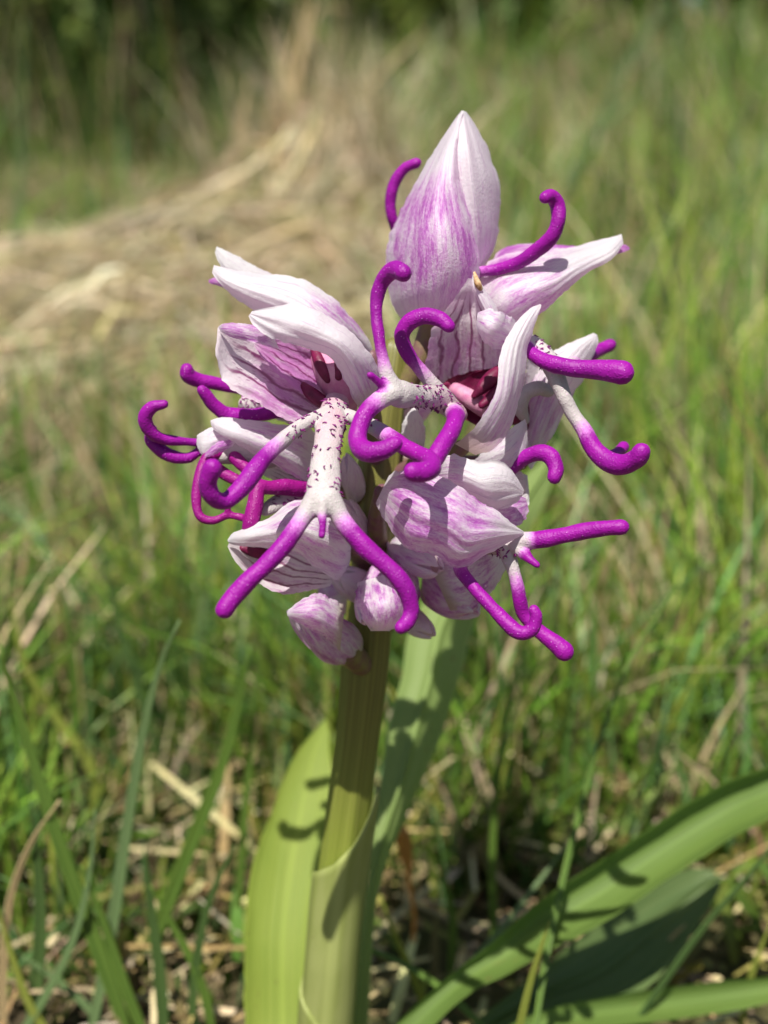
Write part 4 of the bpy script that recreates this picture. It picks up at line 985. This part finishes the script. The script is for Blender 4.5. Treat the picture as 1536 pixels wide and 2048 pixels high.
a_bud(702, 960, 8, 'pale bud tucked beside the big spotted lip', (712, 1000, 13), (692, 910, 5), 24, pig=.3, seed=7)
a_bud(705, 1040, 8, 'pale bud half hidden behind the right monkey leg', (722, 1075, 13), (692, 1000, 6), 24, pig=.25, seed=9)
a_bud(700, 1150, 10, 'whitish bud between the two lowest buds', (745, 1190, 14), (668, 1145, 6), 34, pig=.2, seed=10)
a_bud(850, 1120, 9, 'small bud hidden under the pink hood', (790, 1090, 14), (880, 1140, 5), 38, pig=.4, seed=11)
for k, (x, y, dd, tx, ty, td, lab) in enumerate(((820, 950, 18, 900, 960, 26, 'bud on the far side of the spike, upper right'), (700, 1000, 20, 640, 990, 29, 'bud on the far side of the spike, left'), (800, 1090, 20, 860, 1110, 29, 'bud on the far side of the spike, lower right'), (710, 1180, 21, 650, 1190, 28, 'bud on the far side of the spike, lowest'), (800, 820, 17, 850, 800, 25, 'bud on the far side of the spike, highest'))):
    a_bud((x + tx) / 2, (y + ty) / 2, td, lab, (x, y, dd), (tx, ty, td), 44, pig=.5, seed=20 + k)
# pale bracts and ovaries seen between the flowers
petal(orchid, [((812, 900, 9), (848, 900, 9)), ((803, 862, 8), (851, 862, 8), .8), ((812, 832, 7.6), (842, 832, 7.6), .5), ((826, 815, 8), (830, 815, 8))], name='bract', pig=.2, green=.5)
petal(orchid, [((790, 1130, 12), (860, 1110, 12)), ((800, 1100, 10), (870, 1080, 10), .8), ((850, 1050, 10), (856, 1050, 10))], name='bract', pig=.3, green=.9)
for f, pts in ((fC, [(760, 960, 14, 22), (752, 890, 10, 20), (745, 830, 7, 18), (742, 795, 5, 16)]), (fE, [(785, 960, 13, 22), (840, 930, 10, 22), (900, 905, 6, 20), (925, 895, 4, 16)]), (fD, [(775, 830, 13, 20), (765, 770, 11, 20), (745, 715, 10, 17)]),
               (fB, [(800, 760, 13, 18), (880, 690, 13, 18), (965, 610, 11, 17)]), (fF, [(800, 920, 14, 20), (920, 930, 13, 20), (1040, 925, 10, 17)]), (fH, [(745, 1010, 14, 20), (690, 975, 11, 20), (640, 925, 9, 18)]),
               (fI, [(745, 1150, 15, 20), (725, 1120, 12, 20), (705, 1095, 8.5, 18)]), (fG, [(755, 1110, 14, 20), (755, 1040, 9, 20), (765, 985, 4.5, 18)])):
    ovary(f, pts)

# ------------------------------------------------------------------ single grass blades one can pick out
def Zg(x, y):                         # ground depth (mm behind the focus plane) at a photo point
    return ground_mm(x, y)
BL = leaf_material
M['g_blue'] = BL('grass_blue_green', (.18, .27, .11), (.14, .22, .08), .35, 5)
M['g_green'] = BL('grass_fresh_green', (.16, .26, .045), (.11, .20, .035), .4, 5)
M['g_dark'] = BL('grass_dark_green', (.085, .15, .04), (.06, .11, .03), .3, 5)
M['g_yellow'] = BL('grass_yellow_green', (.32, .36, .07), (.25, .30, .05), .4, 5)
M['g_straw'] = BL('grass_straw', (.52, .40, .21), (.42, .30, .15), .25, 5, .6)

def blade(name, pts, mat, width, label, d0=None, dtip=None, tipw=.12, cat='grass blade', bend=.25, group='single grass blades round the orchid'):
    """pts: photo points from foot to tip; the foot stands on the ground (depth from the ground there unless given)."""
    n = len(pts)
    if d0 is None: d0 = min(Zg(*pts[0]), 900.0)
    h = abs(pts[0][1] - pts[-1][1])
    if dtip is None: dtip = d0 - h * PXS(d0) * 1e3 * .30
    arr = np.array([(x, y, d0 + (dtip - d0) * i / (n - 1)) for i, (x, y) in enumerate(pts)], float)
    S = crom(arr, 26)
    W = P(S)
    if W[0, 2] > .001:                                     # run the foot down into the soil
        foot = W[0].copy(); foot[2] = -.002; foot[1] += .001
        W = np.vstack([foot, W])
    m = len(W)
    tan = np.gradient(W, axis=0); tan /= np.linalg.norm(tan, axis=1)[:, None] + 1e-12
    side = np.cross(tan, FV); side /= np.linalg.norm(side, axis=1)[:, None] + 1e-12
    ang = random.uniform(-.5, .5)
    V, U = [], []
    for i in range(m):
        t = i / (m - 1)
        wd = .72 * width * PXS(d0) * (1 - (1 - tipw) * t ** 2.5) * min(1, .6 + t * 2)
        sd = side[i] * math.cos(ang) + np.cross(tan[i], side[i]) * math.sin(ang)
        nn = np.cross(tan[i], sd)
        for u in (-1, -.5, 0, .5, 1):
            V.append(W[i] + sd * wd * u * .5 + nn * wd * bend * (abs(u) - .5)); U.append(((u + 1) / 2, t))
    foot = W[0].copy(); foot[2] = 0
    o = mesh_obj(name, np.array(V), grid_faces(m, 5), M[mat], None, foot, uv=np.array(U))
    s = o.modifiers.new('thickness', 'SOLIDIFY'); s.thickness = max(.00015, width * PXS(d0) * .05); s.offset = 0
    props(o, label, cat, group)
    return o

blade('grass_blade', [(262, 2090), (215, 1950), (160, 1800), (110, 1660), (60, 1500), (20, 1370), (0, 1290)], 'g_green', 42, 'wide green blade slanting in from the lower left corner towards the left edge')
blade('grass_blade', [(300, 2100), (252, 1980), (205, 1840), (160, 1730)], 'g_green', 30, 'bright short blade beside the foot of the wide slanting blade')
blade('grass_blade', [(178, 2090), (225, 1850), (255, 1650), (283, 1480), (320, 1330), (360, 1240)], 'g_blue', 34, 'long blue green upright blade standing left of the brown striped one')
blade('grass_blade', [(290, 1930), (330, 1820), (385, 1680), (440, 1540), (478, 1400), (500, 1290)], 'g_green', 42, 'broad green blade with a brown streak left of the upright orchid leaf')
blade('grass_blade', [(468, 1900), (480, 1760), (492, 1600), (508, 1430), (520, 1300)], 'g_green', 22, 'thin upright blade just left of the broad orchid leaf')
blade('grass_blade', [(236, 2080), (150, 1990), (70, 1930), (5, 1890)], 'g_blue', 22, 'blue green blade lying low in the bottom left corner')
blade('grass_blade', [(150, 1700), (190, 1560), (110, 1430), (50, 1330), (20, 1200)], 'g_yellow', 30, 'yellow green blade by the left edge above the wide slanting blade')
blade('grass_blade', [(330, 1560), (300, 1450), (262, 1330), (225, 1200), (200, 1080)], 'g_dark', 30, 'dark blade leaning left at mid height left of the orchid')
blade('grass_blade', [(60, 2080), (80, 1880), (75, 1720), (60, 1600)], 'g_dark', 40, 'dark shaded blade near the bottom left corner')
blade('grass_blade', [(330, 2090), (318, 1930), (300, 1800), (290, 1700)], 'g_dark', 36, 'dark stubby blade under the brown streaked blade')
blade('grass_blade', [(1065, 2090), (1095, 1900), (1130, 1740), (1165, 1600), (1205, 1460), (1270, 1300), (1350, 1180)], 'g_green', 24, 'long thin blade crossing in front of the folded leaf', d0=32, dtip=60)
blade('grass_blade', [(850, 2030), (930, 1940), (1010, 1850), (1080, 1760), (1135, 1690)], 'g_blue', 24, 'blue green blade running along the upper edge of the folded leaf', d0=50, dtip=58)
blade('grass_blade', [(1260, 2060), (1330, 1960), (1410, 1850), (1480, 1770), (1545, 1690), (1600, 1600)], 'g_dark', 22, 'dark blade rising to the right edge below the folded leaf', d0=48, dtip=44)
blade('grass_blade', [(980, 2070), (900, 1990), (810, 1930), (715, 1890), (640, 1870)], 'g_green', 20, 'green blade lying across from the sheath to the lower right', d0=42, dtip=44)
blade('grass_blade', [(1010, 2060), (990, 1880), (985, 1700), (1000, 1520), (1030, 1330)], 'g_green', 22, 'upright thin blade right of the blue green orchid leaf', d0=70)
blade('grass_blade', [(1030, 2090), (1062, 1960), (1100, 1840)], 'g_yellow', 20, 'yellowish stalk in front of the folded leaf near the bottom', d0=34)
blade('grass_blade', [(1020, 1560), (1040, 1400), (1052, 1270), (1070, 1150)], 'g_blue', 30, 'bluish blade under the crossed purple legs')
blade('grass_blade', [(1400, 1560), (1440, 1440), (1500, 1330), (1560, 1250)], 'g_blue', 34, 'blue green blade above the folded leaf near the right edge')
blade('grass_blade', [(1180, 1520), (1130, 1420), (1090, 1330)], 'g_straw', 26, 'straw coloured blade in the litter right of the long leaf')
blade('grass_blade', [(1270, 1460), (1330, 1435), (1390, 1405)], 'g_straw', 34, 'pale dry blade lying in the litter at the right')
blade('grass_blade', [(232, 1330), (262, 1250), (290, 1190)], 'g_straw', 34, 'short pale straw blade standing in the litter at left')
blade('grass_blade', [(420, 1570), (470, 1530), (560, 1520)], 'g_straw', 24, 'dry straw blade lying behind the upright orchid leaf')
blade('grass_blade', [(45, 1210), (70, 1040), (40, 880), (15, 720)], 'g_green', 40, 'green blade by the left edge below the straw')
blade('grass_blade', [(30, 1020), (75, 965), (130, 905)], 'g_blue', 38, 'pale blue green blade tip by the left edge')
blade('grass_blade', [(20, 700), (38, 400), (45, 200), (48, 40)], 'g_blue', 22, 'tall pale blade in front of the dark bushes at left', d0=480)
blade('grass_blade', [(1110, 420), (1180, 300), (1260, 110), (1390, -40)], 'g_blue', 24, 'pale blade leaning right high above the upper right flower', d0=620)
blade('grass_blade', [(1490, 560), (1480, 420), (1465, 300), (1455, 200)], 'g_blue', 26, 'pale green blade standing at the right edge of the far grass', d0=560)
blade('grass_blade', [(590, 400), (582, 250), (600, 120), (630, -20)], 'g_straw', 30, 'thick dry stalk rising from the straw tussock crest', d0=560, dtip=550, group='dry stalks on the straw tussock', cat='dry stalk')
blade('grass_blade', [(605, 380), (602, 240), (618, 110), (640, 20), (700, 20)], 'g_straw', 20, 'dry stalk with its tip bent over to the right beside the thick one', d0=565, dtip=560, group='dry stalks on the straw tussock', cat='dry stalk')
blade('grass_blade', [(640, 420), (690, 250), (760, 150), (850, 60)], 'g_straw', 20, 'thin dry stalk leaning right from the tussock', d0=600, dtip=640, group='dry stalks on the straw tussock', cat='dry stalk')
blade('grass_blade', [(570, 420), (560, 260), (575, 130), (612, 0)], 'g_straw', 18, 'thin dry stalk leaning across the thick stalk', d0=555, dtip=548, group='dry stalks on the straw tussock', cat='dry stalk')
blade('grass_blade', [(620, 420), (618, 300), (640, 180), (650, 60)], 'g_straw', 14, 'fine dry stalk just right of the thick stalk', d0=570, dtip=562, group='dry stalks on the straw tussock', cat='dry stalk')
blade('grass_blade', [(480, 400), (485, 260), (500, 150)], 'g_straw', 30, 'pale frayed stalk on the left shoulder of the tussock', d0=560, dtip=550, group='dry stalks on the straw tussock', cat='dry stalk')

blade('grass_blade', [(20, 2100), (95, 1985), (150, 1870), (180, 1740), (190, 1620)], 'g_blue', 24, 'slim blue green blade crossing behind the wide slanting blade')
blade('grass_blade', [(430, 2090), (400, 1960), (345, 1850), (300, 1770)], 'g_green', 26, 'short green blade leaning left beside the foot of the upright orchid leaf')
blade('grass_blade', [(120, 2100), (60, 2010), (20, 1900), (-10, 1800)], 'g_yellow', 24, 'yellow edged blade at the very corner on the lower left')
blade('grass_blade', [(380, 2090), (392, 1930), (420, 1800), (470, 1690)], 'g_dark', 26, 'dark blade leaning towards the upright orchid leaf')
blade('grass_blade', [(10, 2090), (5, 1950), (20, 1800), (60, 1690), (120, 1600)], 'g_straw', 24, 'dry bleached blade at the lower left edge')
blade('grass_blade', [(140, 1560), (150, 1420), (140, 1280), (110, 1150)], 'g_green', 30, 'soft green blade behind the yellow green one at the left')
blade('grass_blade', [(400, 1450), (395, 1330), (410, 1200), (440, 1100)], 'g_blue', 28, 'bluish blade behind the tip of the left purple monkey leg')
blade('grass_blade', [(560, 1480), (566, 1380), (590, 1300)], 'g_yellow', 22, 'yellow green blade tip just above the upright orchid leaf')
blade('grass_blade', [(900, 1960), (905, 1840), (880, 1720), (870, 1640)], 'g_green', 20, 'thin blade standing in the shade between blue green and folded leaf')
blade('grass_blade', [(870, 2080), (830, 1960), (790, 1870), (760, 1790)], 'g_yellow', 22, 'yellowish blade leaning against the sheath from the right')
blade('grass_blade', [(1250, 1640), (1262, 1500), (1240, 1380), (1250, 1270)], 'g_green', 26, 'upright green blade behind the middle of the folded leaf')
blade('grass_blade', [(1330, 1600), (1360, 1450), (1420, 1320), (1500, 1210)], 'g_green', 28, 'green blade leaning right behind the folded leaf')
blade('grass_blade', [(1480, 2070), (1500, 1960), (1540, 1850)], 'g_yellow', 22, 'yellow green blade in the lower right corner')
blade('grass_blade', [(960, 1600), (950, 1470), (960, 1330), (985, 1230)], 'g_green', 24, 'blade close to the right side of the blue green orchid leaf')
blade('grass_blade', [(1430, 1700), (1480, 1690), (1545, 1720)], 'g_straw', 30, 'pale dry blade lying below the folded leaf at the right edge')
blade('grass_blade', [(1250, 2010), (1290, 1950), (1340, 1880), (1370, 1850)], 'g_straw', 18, 'dry brown stalk along the edge of the dark shaded leaf')

# dead orange leaf behind the stem
def dead_leaf():
    pts = [((812, 1740, 62), (822, 1745, 62), 0), ((795, 1700, 62), (826, 1705, 61), 1), ((788, 1660, 61), (820, 1668, 60), 1), ((798, 1645, 61), (806, 1648, 61), 0)]
    S = [(np.array(a, float), np.array(b, float)) for a, b, *_ in pts]
    foot = P(np.array([815.0, 1745, 62])); foot[2] = 0
    rt = empty('dead_leaf', foot); props(rt, 'small orange brown dead leaf behind the long blue green leaf', 'dead leaf')
    o = petal(rt, pts, 'dead', 'leaf_blade', thick=.0002, nv=14, nu=9)
    v, f, uv = tube_mesh(crom(np.array([P(np.array([815.0, 1742, 62])), (P(np.array([815.0, 1742, 62])) + foot) / 2 + np.array([.001, 0, 0]), foot - np.array([0, 0, .002])]), 6), np.full(6, .0003), 6)
    mesh_obj('stalk', v, f, M['dead'], rt)
M['dead'] = BL('dead_leaf_orange', (.50, .24, .06), (.34, .14, .035), .3, 6, .6)
dead_leaf()
